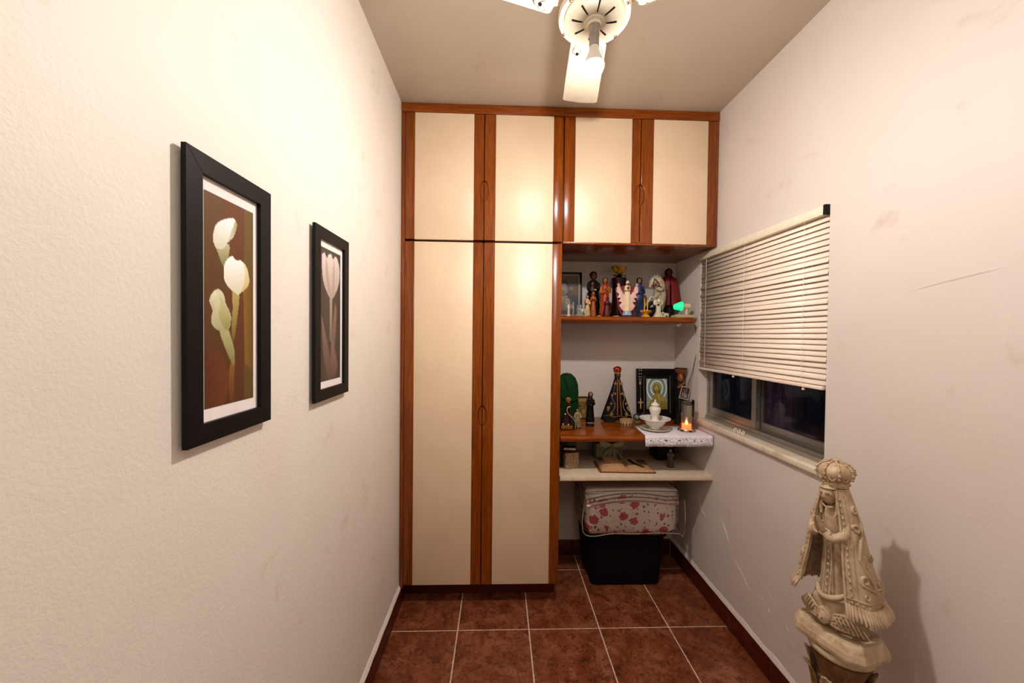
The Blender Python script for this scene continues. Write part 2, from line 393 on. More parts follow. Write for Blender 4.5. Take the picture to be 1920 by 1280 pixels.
# purple curtain of the neighbour, seen through the pane
P = [[(.02*math.sin(i*1.15), 1.78+i*.006, z) for z in (.9, 1.4, 1.9)] for i in range(34)]
oc_ = root('outdoor_curtain', 'dark purple pleated curtain hanging outside behind the right window pane', 'curtain', (XR+.30, 0, 0))
MB().grid(P).build('curtain_panel', pm('b090c0', .8), oc_)
MB().tube([(0, 1.70, 1.905), (0, 2.05, 1.905)], .008, 8).build('rail', M['alu'], oc_)
for y in (1.72, 2.03): MB().box(-.1795, 0, y-.006, y+.006, 1.90, 1.912).build('bracket', M['alu'], oc_)

# ================================================================ wardrobe units
D = 1.931; DT = .020; GY = YB-.002
def door(parent, ox, x0, x1, z0, z1, ls, rs, pull_z, side, lx):
    """x0..x1 outer, ls/rs stile widths; side = which stile has the finger pull"""
    d = MB().box(x0+ls, x1-rs, D+.0008, D+DT, z0, z1).build('door', M['cream'], parent, loc=(-ox, 0, 0), bevel=.0008)
    for nm, a, b, sd in (('l', x0, x0+ls, -1), ('r', x1-rs, x1, 1)):
        if sd == side:
            e = b if sd == 1 else a; f_ = a if sd == 1 else b; pw, ph = .021, .052; poly = [(e, z0), (f_, z0), (f_, z1), (e, z1)]
            arc = [(e-sd*pw*math.cos(t_), pull_z+ph*math.sin(t_)) for t_ in [pi/2-pi*k/16 for k in range(17)]]
            poly = poly+arc
            if sd == 1: pass
            mb = MB().prism(poly, D, D+DT); s_ = mb.build('stile', M['wood'], parent=d, bevel=0)
            bv = s_.modifiers.new('b', 'BEVEL'); bv.width = .0028; bv.segments = 2; bv.limit_method = 'ANGLE'
            inner = [(e-sd*.92*pw*math.cos(t_), pull_z+.95*ph*math.sin(t_)) for t_ in [pi/2-pi*k/16 for k in range(17)]]
            MB().prism(inner, D+.009, D+DT-.002).build('finger_pull', M['wood'], parent=d)
        else:
            MB().box(a, b, D, D+DT, z0, z1).build('stile', M['wood'], parent=d, bevel=.0028)
    return d
CX = -.09
wd = root('wardrobe', 'tall wooden wardrobe with four cream doors, left of the shelf niche', 'wardrobe', (CX, 0, 0))
def cb(name, x0, x1, y0, y1, z0, z1, mat, parent, ox, bevel=.0015): return MB().box(x0-ox, x1-ox, y0, y1, z0, z1).build(name, mat, parent, bevel=bevel)
y1_ = D+DT+.002
cb('side_panel', XL+.002, -.488, D+.004, GY, .10, 2.594, M['wood'], wd, CX); cb('side_panel', .302, .322, y1_, GY, .10, 2.594, M['wood'], wd, CX)
cb('divider_rail', -.488, .302, y1_, GY, 1.89, 1.915, M['wood_dk'], wd, CX); cb('top_rail', XL+.002, .3225, D-.002, y1_-.001, 2.549, 2.594, M['woodx'], wd, CX)
cb('top_panel', -.488, .302, y1_, GY, 2.57, 2.592, M['wood_dk'], wd, CX); cb('bottom_panel', -.488, .302, y1_, GY, .10, .118, M['wood_dk'], wd, CX); cb('back_panel', -.488, .302, GY-.006, GY, .118, 2.57, M['wood_dk'], wd, CX)
cb('plinth', XL+.012, .318, 2.035, 2.055, .0005, .10, M['wood_dk'], wd, CX)
cb('centre_post', -.098, -.076, y1_, y1_+.3, .118, 2.57, M['wood_dk'], wd, CX)
door(wd, CX, -.487, -.0875, .118, 1.894, .048, .0515, .999, 1, 0); door(wd, CX, -.0835, .3205, .118, 1.894, .056, .050, .999, -1, 0)
door(wd, CX, -.487, -.0875, 1.906, 2.547, .048, .0515, 2.158, 1, 0); door(wd, CX, -.0835, .3205, 1.906, 2.547, .056, .050, 2.158, -1, 0)
C2 = .73
oc = root('overhead_cabinet', 'overhead two-door cream cabinet above the shrine niche, right of the wardrobe', 'cabinet', (C2, 0, 1.896))
def cb2(name, x0, x1, y0, y1, z0, z1, mat, bevel=.0015): return MB().box(x0-C2, x1-C2, y0, y1, z0-1.896, z1-1.896).build(name, mat, oc, bevel=bevel)
cb2('bottom_panel', .324, XR-.002, D+.002, GY, 1.896, 1.914, M['wood']); cb2('side_panel', .324, .342, y1_, GY, 1.914, 2.57, M['wood_dk']); cb2('side_panel', 1.124, XR-.002, D+.003, GY, 1.9145, 2.594, M['wood'])
cb2('top_rail', .3235, XR-.002, D-.002, y1_-.001, 2.549, 2.594, M['woodx']); cb2('top_panel', .342, 1.124, y1_, GY, 2.57, 2.592, M['wood_dk']); cb2('centre_post', .716, .735, y1_, y1_+.3, 1.914, 2.57, M['wood_dk'])
dd = root('x', None, None)
d1 = door(oc, C2, .3265, .7235, 1.906, 2.547, .056, .0455, 2.158, 1, 0); d2 = door(oc, C2, .7275, 1.1235, 1.906, 2.547, .065, .0435, 2.158, -1, 0)
for d_ in (d1, d2): d_.location.z = -1.896
bpy.data.objects.remove(dd)

# shelves
SH1, SH2, SH3 = 1.531, .897, .684
def shelf_top(name, x0, x1, yf, z0, z1, mat, label):
    r_ = (z1-z0)*.42; m = MB(); prof = [(yf+r_, z0)]+[(yf+r_-r_*math.sin(a), (z0+z1)/2-((z1-z0)/2)*math.cos(a)) for a in [pi*k/8 for k in range(9)]]+[(yf+r_, z1)]
    P2 = [(YB-.001, z0)]+prof+[(YB-.001, z1)]
    o = MB().prism([(p[0], p[1]-z0) for p in P2], x0, x1, ax='x').build(name, mat, None, loc=(0, 0, z0)); return tag(o, label, 'shelf')
shelf_top('wooden_shelf', .3245, 1.088, 2.055, SH1-.033, SH1, M['woodx'], 'glossy orange-brown wooden shelf crowded with saint figurines, topmost of the three')
shelf_top('desk_shelf', .3245, XR-.002, D-.002, SH2-.033, SH2, M['woodx'], 'deep wooden shelf half covered by a white lace cloth, middle of the three')
tag(MB().box(.3245, XR-.001, D-.001, YB-.001, 0, .0225).build('laminate_shelf', M['white_shelf'], None, loc=(0, 0, SH3-.0225), bevel=.001), 'pale laminate shelf carrying an open book, lowest of the three', 'shelf')
for x in (.45, .70, .98): 
    pass

# ================================================================ pictures on the left wall
def wall_frame(name, label, y0, y1, z0, z1, bw, mat_y, art_fn, PW):
    r = root(name, label, 'picture', (XL, (y0+y1)/2, z0), group=None); t_ = .0158
    cy = (y0+y1)/2; Y0, Y1, H_ = y0-cy, y1-cy, z1-z0
    m = MB()
    def bar(a, b): # mitred bar
        pass
    outer = [(Y0, 0), (Y1, 0), (Y1, H_), (Y0, H_)]; inner = [(Y0+bw, bw), (Y1-bw, bw), (Y1-bw, H_-bw), (Y0+bw, H_-bw)]
    for i in range(4):
        j = (i+1) % 4; MB().prism([outer[i], outer[j], inner[j], inner[i]], .0075, t_, ax='x').build('frame_bar', M['frame'], r, bevel=.0006, smooth=0)
    MB().box(.0008, .007, Y0+bw-.004, Y1-bw+.004, bw-.004, H_-bw+.004).build('mat_board', pm('efe6e2', .7, 0, .02), r)
    a = art_fn()
    # viewed from +x: image left = small y... camera sees near edge (small y) on the left
    mx, mz = PW
    a.build('print', r, (.0076, Y0+bw+mx, H_-bw-mz), (0, (Y1-Y0)-2*bw-2*mx, 0), (0, 0, -(H_-2*bw-2*mz)))
    return r
def lily_art():
    a = Art(84, 210, [(180, 203), (358, 288), (350, 1035), (173, 1088)], '5c380f')
    a.poly([(180, 203), (258, 240), (250, 1065), (173, 1088)], '5e3c12', '4e290c', (0, 1)); a.poly([(258, 240), (325, 272), (318, 1045), (250, 1065)], '683510', '52290e', (0, 1)); a.poly([(325, 272), (358, 288), (350, 1035), (316, 1046)], '6a5020', '5c451c', (0, 1))
    a.poly([(173, 860), (230, 850), (262, 960), (240, 1068), (173, 1088)], '54260c', '6a3410', (1, 0), 20)
    a.poly([(318, 560), (350, 570), (350, 930), (322, 900)], '83601f', '6d4a18', (1, 0))
    a.poly([(222, 440), (268, 420), (266, 470), (258, 495), (250, 510), (240, 495), (230, 462)], '7c7a48', 'bcb88e', (0, -1), 30)
    a.poly([(213, 375), (222, 345), (243, 325), (270, 315), (290, 317), (299, 340), (292, 370), (282, 392), (265, 412), (250, 436), (235, 442), (222, 438), (211, 408)], 'd4d2b8', 'ffffff', (.3, -1), 50)
    a.poly([(292, 322), (299, 340), (292, 370), (278, 395), (262, 412), (272, 385), (284, 350)], 'a9a578', 'd9d6b6', (-1, 0), 30)
    a.poly([(277, 600), (303, 618), (297, 700), (286, 790), (277, 812), (274, 740), (279, 680)], 'b7a560', '6f5a1e', (0, 1), 30)
    a.poly([(248, 535), (252, 500), (266, 476), (282, 467), (291, 480), (315, 486), (332, 510), (341, 560), (333, 590), (312, 610), (300, 623), (285, 612), (262, 590), (250, 562)], 'ffffff', 'd8d2b0', (.2, 1), 60)
    a.poly([(318, 495), (332, 512), (341, 560), (333, 590), (312, 610), (322, 575), (326, 530)], 'e8dfb2', 'c8b66c', (0, 1), 30)
    a.poly([(272, 880), (285, 880), (282, 950), (278, 1055), (266, 1060), (262, 950)], '8a5a1c', '5a300c', (0, 1), 20)
    a.poly([(230, 768), (260, 765), (270, 790), (284, 850), (281, 905), (268, 885), (250, 840), (236, 795)], 'b4b07c', '807840', (-.4, 1), 30)
    a.poly([(194, 652), (205, 620), (225, 603), (241, 612), (250, 632), (253, 655), (262, 678), (272, 705), (270, 745), (258, 772), (240, 768), (222, 768), (203, 745), (202, 715), (206, 690)], 'a5a272', 'dcdab8', (-.5, -1), 60)
    a.poly([(232, 635), (247, 645), (250, 665), (266, 692), (268, 740), (256, 765), (240, 745), (228, 700), (236, 670)], 'c9c48e', '97904f', (0, 1), 40)
    a.poly([(198, 650), (208, 624), (222, 612), (216, 650), (212, 690)], 'e9e6c6', 'b4ae78', (0, 1), 20)
    a.speck(.12); return a
def tulip_art():
    a = Art(56, 150, [(615, 438), (684, 462), (681, 945), (614, 967)], '40382f')
    a.poly([(615, 438), (640, 446), (640, 958), (614, 967)], '3b332b', '463c33', (1, 0))
    a.poly([(646, 636), (655, 636), (653, 810), (646, 810)], 'a89284', '7c6254', (0, 1))
    for P in ([(617, 705), (628, 760), (645, 860), (650, 930), (641, 955), (635, 930), (624, 850)], [(665, 655), (670, 690), (665, 790), (658, 860), (652, 955), (645, 950), (650, 850), (657, 740)], [(652, 800), (663, 840), (672, 905), (655, 950), (648, 900)]):
        a.poly(P, '86695c', '5c4238', (0, 1), 30)
    a.poly([(620, 470), (629, 463), (636, 482), (643, 467), (652, 465), (658, 484), (665, 470), (673, 480), (681, 520), (679, 570), (669, 612), (655, 641), (643, 632), (630, 600), (621, 550)], 'dccfc8', 'a89890', (0, 1), 70)
    for P in ([(634, 480), (640, 520), (646, 600), (652, 632), (640, 600), (632, 540)], [(660, 480), (664, 520), (662, 590), (656, 634), (656, 560)]): a.poly(P, 'c4a497', 'a98a7c', (0, 1), 20)
    a.speck(.12, 2); return a
p1 = wall_frame('framed_picture', 'large black framed print of three white calla lilies on brown', .606, .824, 1.2316, 1.7172, .034, .02, lily_art, (.012, .022))
p2 = wall_frame('framed_picture', 'smaller-looking black framed print of one pale tulip, nearer the wardrobe', 1.018, 1.240, 1.2300, 1.7160, .032, .02, tulip_art, (.014, .020))

# ================================================================ ceiling fan
fan = root('ceiling_fan', 'cream three-blade ceiling fan with a bare glowing bulb', 'fan', (LX+.002, LY, HC-.0005)); fan.rotation_euler = (R(-2.0), 0, 0)
FZ = 2.352-HC
MB().lathe([(.0, 0), (.055, 0), (.052, -.02), (.035, -.045), (.014, -.05)], 28).build('canopy', M['fanw'], fan)
MB().tube([(0, 0, -.04), (0, 0, FZ+.11)], .011, 12).build('downrod', M['fanw'], fan)
MB().lathe([(.02, FZ+.135), (.06, FZ+.12), (.088, FZ+.09), (.098, FZ+.045), (.104, FZ+.02), (.106, FZ+.008), (.103, FZ), (.093, FZ-.001), (.091, FZ+.006), (.0, FZ+.006)], 48, cap=False).build('motor_housing', M['fanw'], fan)
MB().lathe([(.0, FZ-.012), (.024, FZ-.0115), (.05, FZ-.008), (.076, FZ-.003), (.086, FZ+.001), (.088, FZ+.006)], 48, cap=False).build('housing_cover', M['fanw'], fan)
for k in range(8):
    c_, s_ = math.cos(R(45*k)), math.sin(R(45*k))
    MB().tube([(q*c_, q*s_, FZ+z) for q, z in ((.035, -.0113), (.050, -.0092), (.066, -.0060))], [.0015, .0022, .0026], 8).build('vent_slot', M['blackm'], fan)
for a in (35, 145, 215, 325): MB().ball((.098*math.cos(R(a)), .098*math.sin(R(a)), FZ-.002), .0055, 12, 8, 1, 1, .7).build('screw', M['steel'], fan)
MB().lathe([(.030, FZ-.012), (.029, FZ-.016), (.021, FZ-.018), (.019, FZ-.024), (.0, FZ-.024)], 28, cap=False).build('socket_collar', M['fanw'], fan)
MB().lathe([(.0, FZ-.02), (.0145, FZ-.02), (.0145, FZ-.048), (.0160, FZ-.050), (.0145, FZ-.053), (.0145, FZ-.082), (.012, FZ-.086), (0, FZ-.086)], 24, cap=False).build('bulb_socket', pm('9a9088', .5), fan)
BZ = LZ-HC
lb = MB().lathe([(0, BZ+.062), (.012, BZ+.058), (.0145, BZ+.042), (.021, BZ+.024), (.0285, BZ+.004), (.0290, BZ-.001), (0, BZ-.001)], 28, cap=False).build('light_bulb', pm('e8e4dc', .4, 0, .02), fan)
MB().lathe([(.0290, BZ-.0012), (.0288, BZ-.006), (.025, BZ-.018), (.016, BZ-.027), (.001, BZ-.031)], 28).build('glowing_dome', M['bulb'], lb)
def blade(ang):
    Mx = Matrix.Rotation(R(ang), 4, 'Z') @ Matrix.Translation((0, 0, FZ+.028)) @ Matrix.Rotation(R(7), 4, 'X')
    P = [(.118, -.052), (.126, -.058), (.30, -.066), (.405, -.071), (.413, -.06), (.418, 0), (.412, .058), (.405, .066), (.30, .064), (.126, .058), (.118, .050), (.114, 0)]
    m = MB(); m.M = Mx; m.prism(P, 0, .005, ax='z'); b = m.build('blade', M['fanw'], fan, bevel=.0015)
    m = MB(); m.M = Mx
    m.prism([(.085, -.018), (.118, -.026), (.138, -.046), (.168, -.046), (.180, -.034), (.168, -.016), (.158, 0), (.168, .016), (.180, .034), (.168, .046), (.138, .046), (.118, .026), (.085, .018)], -.006, -.0005, ax='z'); m.build('blade_bracket', M['fanw'], b, bevel=.0012)
    for s_ in (-1, 1):
        m = MB(); m.M = Mx; m.tube([(.160, s_*.033, -.010), (.160, s_*.033, -.004)], .0045, 10); m.build('bracket_screw', M['blackm'], b)
        m = MB(); m.M = Mx; m.tube([(.150+.014*math.cos(t_), s_*(.036+.014*math.sin(t_)), -.0065) for t_ in [R(-150+300*k/10) for k in range(11)]], .0012, 5); m.build('bracket_rib', pm('9a8b70', .5), b)
for a in (84, 199, 331): blade(a)
#@@PART2
# ================================================================ small figurines
def head_mesh(mb, c, r, face=(0, -1), long=1.22):
    """egg shaped head with brow, nose, chin; face towards local -Y"""
    def fn(d):
        x, y, z = d.x*.86, d.y*.95, d.z*long
        if d.y < 0:
            f = max(0, -d.y)
            nose = math.exp(-((d.x/.16)**2)-(((d.z+.12)/.24)**2))*.30*f
            eye = sum(math.exp(-(((d.x-s*.34)/.17)**2)-(((d.z-.10)/.13)**2)) for s in (-1, 1))*.10*f
            lip = math.exp(-((d.x/.26)**2)-(((d.z+.50)/.08)**2))*.07*f
            chin = math.exp(-((d.x/.3)**2)-(((d.z+.82)/.15)**2))*.12*f
            y = y-nose+eye-lip-chin
            if d.z < 0: x *= 1-.28*min(1, -d.z)*f
        return (x, y, z)
    return mb.ball(c, r, 20, 16, fn=fn)
def shell(mb, zs, rl, rd, a0, th=.004, n=22, fold=0, nf=7, c=(0, 0), zfn=None):
    """cloak open at the front: a runs from -a0..a0 measured from +Y (back)"""
    out = []; inn = []
    for z, a_, b_ in zip(zs, rl, rd):
        ro = []; ri = []
        for k in range(n+1):
            a = -a0+2*a0*k/n; f = 1+fold*math.cos(nf*a)*(1-(z-zs[0])/(zs[-1]-zs[0]+1e-9))
            zz = z+(zfn(a, z) if zfn else 0)
            ro.append((c[0]+a_*f*math.sin(a), c[1]+b_*f*math.cos(a), zz)); ri.append((c[0]+(a_*f-th)*math.sin(a), c[1]+(b_*f-th)*math.cos(a), zz))
        out.append(ro); inn.append(ri)
    P = [o_+i_[::-1] for o_, i_ in zip(out, inn)]
    mb.grid(P, closev=True)
    m = len(mb.v); w_ = len(P[0]); b = m-w_*len(P)
    for st in (b, m-w_):
        for k in range(n): mb.f.append([st+k, st+k+1, st+w_-2-k, st+w_-1-k])
    return mb
def figurine(label, loc, h, rz=0, robe='806040', mantle=None, skin='b98a6a', hair='2a1810', veil=None, width=1.0, arms='pray', arm_col=None, base='2a1a12', hairlong=False, child=None, group=None, rough=.45, belt=None, name='saint_figurine', hood=None, base_h=.05, tilt=0, hem=None):
    r = root(name, label, 'figurine', loc, rz, group)
    H = h; W = width; bh = base_h*H
    MB().lathe([(0, 0), (.155*H*W, 0), (.160*H*W, bh*.4), (.145*H*W, bh), (0, bh)], 18, sy=.8, cap=False).build('base', pm(base, .5), r)
    z = lambda t: bh+(H-bh)*t
    prof = [(.135, 0), (.142, .02), (.128, .15), (.108, .35), (.092, .52), (.088, .60), (.102, .70), (.105, .76), (.080, .81), (.035, .835), (.032, .86)]
    fd = lambda a, zz: 1+.07*math.cos(11*a+2)*max(0, 1-(zz/H)/.75)
    MB().lathe([(0, z(0))]+[(p*H*W, z(t)) for p, t in prof]+[(0, z(.86))], 44, sy=.72, fold=fd, cap=False).build('robe', pm(robe, rough, var=.2), r, smooth=60)
    if hem: MB().lathe([(.137*H*W, z(.015)), (.146*H*W, z(.02)), (.144*H*W, z(.045)), (.132*H*W, z(.05))], 44, sy=.72, fold=fd, cap=False).build('hem', pm(hem, .4), r, smooth=60)
    if belt: MB().lathe([(.088*H*W, z(.585)), (.094*H*W, z(.59)), (.094*H*W, z(.61)), (.088*H*W, z(.615))], 30, sy=.75, cap=False).build('belt', pm(belt, .5), r, smooth=60)
    if mantle:
        ts = [.04, .2, .4, .6, .74, .80, .835]; rl = [.165, .150, .130, .115, .118, .095, .045]; rd = [.130, .118, .10, .09, .088, .075, .04]
        mb = MB(); shell(mb, [z(t) for t in ts], [q*H*W for q in rl], [q*H*W for q in rd], R(128), .008*H, 26, .05, 9); mb.build('mantle', pm(mantle, rough, var=.2), r, smooth=60)
    hr = .058*H; hc = (0, -.008*H, z(.86)+hr*1.05)
    hd = MB(); head_mesh(hd, hc, hr); ho = hd.build('head', pm(skin, .5, 0, .04), r, smooth=70)
    for s in (-1, 1): MB().ball((hc[0]+s*hr*.31, hc[1]-hr*.80, hc[2]+hr*.14), hr*.10, 8, 6).build('eye', pm('1c120c', .3), ho)
    hcol = veil or hood or hair
    def hf(d):
        k = 1.16
        return (d.x*k*.92, d.y*k+.10, d.z*1.30)
    mb = MB(); P = []
    n, m_ = 20, 10
    for i in range(m_+1):
        row = []
        for k in range(n+1):
            a = R(-118+236*k/n); t = pi*(i/m_)*(.80 if not (veil or hairlong) else .70)
            rr = math.sin(t); row.append((hc[0]+hr*1.14*rr*math.sin(a), hc[1]+hr*(.10+1.12*rr*math.cos(a)), hc[2]+hr*1.36*math.cos(t)))
        P.append(row)
    if veil or hairlong or hood:
        lastr = P[-1]; L = .17 if veil else .12
        for q, (sx_, dz) in enumerate(((1.15, .35), (1.55, .7), (1.9, 1.0))):
            row = []
            for k in range(n+1):
                a = R(-118+236*k/n); row.append((hc[0]+hr*.95*sx_*math.sin(a)*.82, hc[1]+hr*(.12+1.0*sx_*math.cos(a)*.62), lastr[k][2]-L*H*dz))
            P.append(row)
    mb.grid(P); hb = mb.build('veil' if (veil or hood) else 'hair', pm(hcol, .55, var=.2), r, smooth=60)
    sm_ = hb.modifiers.new('t', 'SOLIDIFY'); sm_.thickness = hr*.12; sm_.offset = 1
    ac = pm(arm_col or mantle or robe, rough, var=.2); sk = pm(skin, .5, 0, .04)
    W2 = .105*H*W
    for s in (-1, 1):
        sh_ = (s*W2, 0, z(.765)); el = (s*W2*1.2, -.03*H, z(.62))
        if arms == 'pray': ha = (s*.012*H, -.115*H, z(.68))
        elif arms == 'down': ha = (s*W2*1.55, -.07*H, z(.52))
        elif arms == 'hold': ha = (s*.045*H, -.12*H, z(.60+.04*s))
        elif arms == 'chest': ha = (s*.02*H, -.098*H, z(.66+.05*s))
        MB().tube([sh_, el, (el[0]*.5+ha[0]*.5, el[1]*.5+ha[1]*.5, el[2]*.4+ha[2]*.6), ha], [.036*H, .040*H, .040*H, .034*H], 12, 12).build('sleeve', ac, r, smooth=60)
        up_ = Vector((0, -.3, 1)) if arms in ('pray',) else Vector((-s*.6, -.5, .1)); up_.normalize()
        hv = Vector(ha); m2 = MB(); m2.tube([hv-up_*.008*H, hv+up_*.026*H], [.014*H, .013*H], 8, flat=.6)
        for q in range(4): m2.tube([hv+up_*.02*H+Vector((0, (q-1.5)*.006*H, 0)), hv+up_*(.052-.003*abs(q-1.3))*H+Vector((0, (q-1.5)*.005*H, 0))], [.0042*H, .0030*H], 6)
        m2.tube([hv+up_*.004*H, hv+up_*.018*H+Vector((-s*.004*H, -.012*H, 0))], [.0045*H, .003*H], 6)
        m2.build('hand', sk, r)
    if child:
        cc = Vector((child[1]*.075*H, -.115*H, z(.66)))
        o = MB(); o.lathe([(0, -.10*H), (.042*H, -.10*H), (.040*H, -.05*H), (.030*H, 0), (.012*H, .03*H), (0, .03*H)], 14, c=tuple(cc), cap=False); ch = o.build('child', pm(child[0], .5), r, smooth=60)
        o = MB(); head_mesh(o, (cc.x, cc.y-.003*H, cc.z+.062*H), .032*H); o.build('child_head', sk, ch, smooth=70)
        o = MB(); o.ball((cc.x, cc.y+.008*H, cc.z+.070*H), .034*H, 12, 8); o.build('child_hair', pm(hair, .6), ch)
    if tilt: r.rotation_euler = (0, R(tilt), rz)
    return r

Z1 = SH1+.0005
# ---- picture leaning at the left end of the top shelf
def leaning_frame(name, label, x, y, z, w_, h_, bw, art, mat, lean=6, rz=0, gap=.004, matb='d8ccb8', inner=None, cat='picture'):
    r = root(name, label, cat, (x, y, z+.0005)); r.rotation_euler = (R(-lean), 0, R(rz))
    O = [(-w_/2, 0), (w_/2, 0), (w_/2, h_), (-w_/2, h_)]; I = [(-w_/2+bw, bw), (w_/2-bw, bw), (w_/2-bw, h_-bw), (-w_/2+bw, h_-bw)]
    for i in range(4):
        j = (i+1) % 4; MB().prism([O[i], O[j], I[j], I[i]], 0, .014).build('frame_bar', mat, r, bevel=.0012)
    MB().box(-w_/2+bw-.002, w_/2-bw+.002, .006, .012, bw-.002, h_-bw+.002).build('mat_board', pm(matb, .6, 0, .03), r)
    b = bw+gap
    art.build('print', r, (-w_/2+b, .0056, h_-b), (w_-2*b, 0, 0), (0, 0, -(h_-2*b)))
    return r
def family_art():
    a = Art(70, 110, [(0, 0), (100, 0), (100, 150), (0, 150)], '7d5a34')
    a.poly([(0, 0), (100, 0), (100, 40), (0, 45)], '8a6a40', '5c3c24', (0, 1)); a.ell(35, 62, 34, 46, '35201a'); a.poly([(0, 45), (40, 30), (60, 60), (30, 80), (0, 90)], 'a58a78', '6b5048', (0, 1), 20)
    a.ell(38, 60, 13, 16, 'b39a78'); a.ell(38, 66, 8, 10, '8a6444'); a.poly([(22, 80), (54, 76), (64, 150), (10, 150)], 'a89270', '6f3d24', (0, 1)); a.ell(70, 50, 10, 8, '9a8078'); a.ell(72, 66, 8, 9, '7c4c38')
    a.poly([(58, 76), (92, 74), (100, 120), (100, 150), (60, 150)], '3d3450', '2a2030', (0, 1)); a.ell(55, 100, 10, 14, 'b8a890'); a.ell(62, 118, 16, 9, 'a39a90'); a.ell(24, 118, 9, 24, '512618'); a.ell(80, 28, 8, 4, '4a3220'); a.ell(50, 18, 9, 3, '5a4630')
    a.poly([(0, 130), (100, 138), (100, 150), (0, 150)], '2e1c14'); a.speck(.35, 4); a.im *= .5; return a
leaning_frame('framed_picture', 'black framed picture of figures leaning at the left end of the top shelf', .418, 2.325, Z1, .20, .292, .016, family_art(), M['black'], 5)
figurine('small cream figurine holding a child, just right of the black framed picture', (.505, 2.14, Z1), .122, 0, 'c8a468', '7a4a24', hair='3a2014', child=('e0ceb0', 1), arms='hold', base='5a3a20')
r = figurine('tall dark-robed figurine with bushy hair, pale waist cord and child on its arm', (.573, 2.275, Z1), .275, R(8), '1a1110', '160e10', skin='7a4c34', hair='2a1410', arms='hold', child=('4a3028', -1), belt='d8c0a0', base='1c1412', width=1.0)
MB().ball((0, .004, .263), .0225, 16, 12, 1.05, .95, 1, fn=lambda d: (d.x, max(d.y, -.55 if d.z > .1 else -.1), d.z)).build('bushy_hair', pm('2a1410', .7), r, smooth=60)
figurine('slim orange-brown veiled figurine standing in front of the tall dark-robed saint', (.545, 2.165, Z1), .146, 0, 'a04e14', '8a3408', veil='6a2a10', skin='a86a40', base='6a1c0c', width=.75)
figurine('dark-haired saint figurine in amber and red robe beside the tall dark-robed saint', (.628, 2.215, Z1), .236, R(-10), 'a82410', 'a8641c', skin='9a6238', hair='4a200e', arms='chest', base='2c1410', hairlong=True, width=.85)
figurine('short dark red hooded figurine at the right foot of the amber-robed saint', (.624, 2.155, Z1), .112, 0, '5c1410', '3c0a0a', hood='380c0c', skin='5c2418', base='2a0a08', width=1.15)
# small things before the picture
def glass_cluster(label, x, y, n, h, col, seed, rough=.1):
    rd_ = random.Random(seed); r = root('glass_ornament', label, 'ornament', (x, y, Z1))
    MB().lathe([(0, 0), (.022, 0), (.024, .006), (.016, .012), (0, .012)], 18, cap=False).build('base', pm(col, .15), r)
    for i in range(n):
        a = 2*pi*i/n; q = .011; hh = h*(.7+.3*rd_.random())
        MB().lathe([(0, .010), (.008, .010), (.006, hh*.4), (.008, hh*.62), (.003, hh*.72), (.005, hh*.84), (.0045, hh*.93), (0, hh)], 12, c=(q*math.cos(a), q*math.sin(a), 0), cap=False).build('figure', pm(col, .12, 0, .3, .5), r, smooth=60)
    return r
glass_cluster('small grey-green glass nativity cluster before the leaning picture', .458, 2.15, 3, .072, '8d988c', 2)
glass_cluster('small smoky glass cluster nearest the wardrobe on the top shelf', .418, 2.17, 2, .10, '857a70', 5)
MB_ = MB().lathe([(0, 0), (.011, 0), (.011, .006), (.006, .010), (.0055, .062), (.003, .068), (0, .07)], 14, cap=False).build('candle', pm('cdbfa8', .4), None, loc=(.388, 2.10, Z1)); tag(MB_, 'thin cream candle beside the wardrobe edge on the top shelf', 'candle')
o = MB().prism([(-.017, 0), (.017, 0), (.013, .045), (-.011, .045)], -.006, .006).build('crystal_plaque', pm('9a9aa0', .1, 0, .1, .5), None, loc=(.480, 2.13, Z1), bevel=.002); tag(o, 'small grey crystal plaque with a dark centre, right of the glass nativity cluster', 'ornament')
MB().prism([(-.008, .008), (.007, .008), (.001, .034)], -.0068, -.0058).build('inset', pm('2a1a18', .4), o)
o = MB().lathe([(0, 0), (.004, 0), (.0035, .012), (.008, .020), (.004, .026), (0, .028)], 12, cap=False).build('glass_bud', pm('8a9a20', .3), None, loc=(.470, 2.095, Z1)); tag(o, 'tiny yellow-green glass bud in front of the crystal plaque', 'ornament')
for x, y, l_, lb in ((.560, 2.085, .028, 'small pale bead piece lying before the orange-brown veiled figurine'), (.662, 2.10, .045, 'thin cream strip lying between the red hooded figurine and the dark vase')):
    o = MB().lathe([(0, 0), (.006, .0008), (.007, .003), (.004, .005), (0, .0055)], 12, sx=l_/.014, cap=False).build('trinket', pm('cba690', .5), None, loc=(x, y, Z1)); tag(o, lb, 'trinket')

# ---- dark vase with a yellow glass flower
r = root('flower_vase', 'tall dark maroon vase holding a yellow ruffled flower, behind the white-robed figurine', 'vase', (.735, 2.29, Z1))
MB().lathe([(0, 0), (.050, 0), (.052, .01), (.044, .06), (.040, .12), (.041, .18), (.046, .245), (.040, .250), (.036, .24), (0, .235)], 28, cap=False).build('vase_body', pm('200606', .35, 0, .3), r, smooth=50)
P = []
for i in range(5):
    t = i/4; P.append([((.012+.030*t**.7)*(1+.16*t*math.cos(7*2*pi*k/42))*math.cos(2*pi*k/42), (.012+.030*t**.7)*(1+.16*t*math.cos(7*2*pi*k/42))*math.sin(2*pi*k/42), .272+.046*t+.004*t*math.sin(7*2*pi*k/42)) for k in range(42)])
o = MB().grid(P, closev=True).build('flower', pm('c08a10', .35, 0, .25), r, smooth=70); o.modifiers.new('t', 'SOLIDIFY').thickness = .002
MB().ball((0, 0, .296), .018, 14, 10, rz=1.1).build('flower_heart', pm('d8b020', .4), r)
mb = MB(); mb.tube([(0, 0, .235), (0, 0, .278)], .005, 8); mb.build('stem', pm('26300f', .5), r)
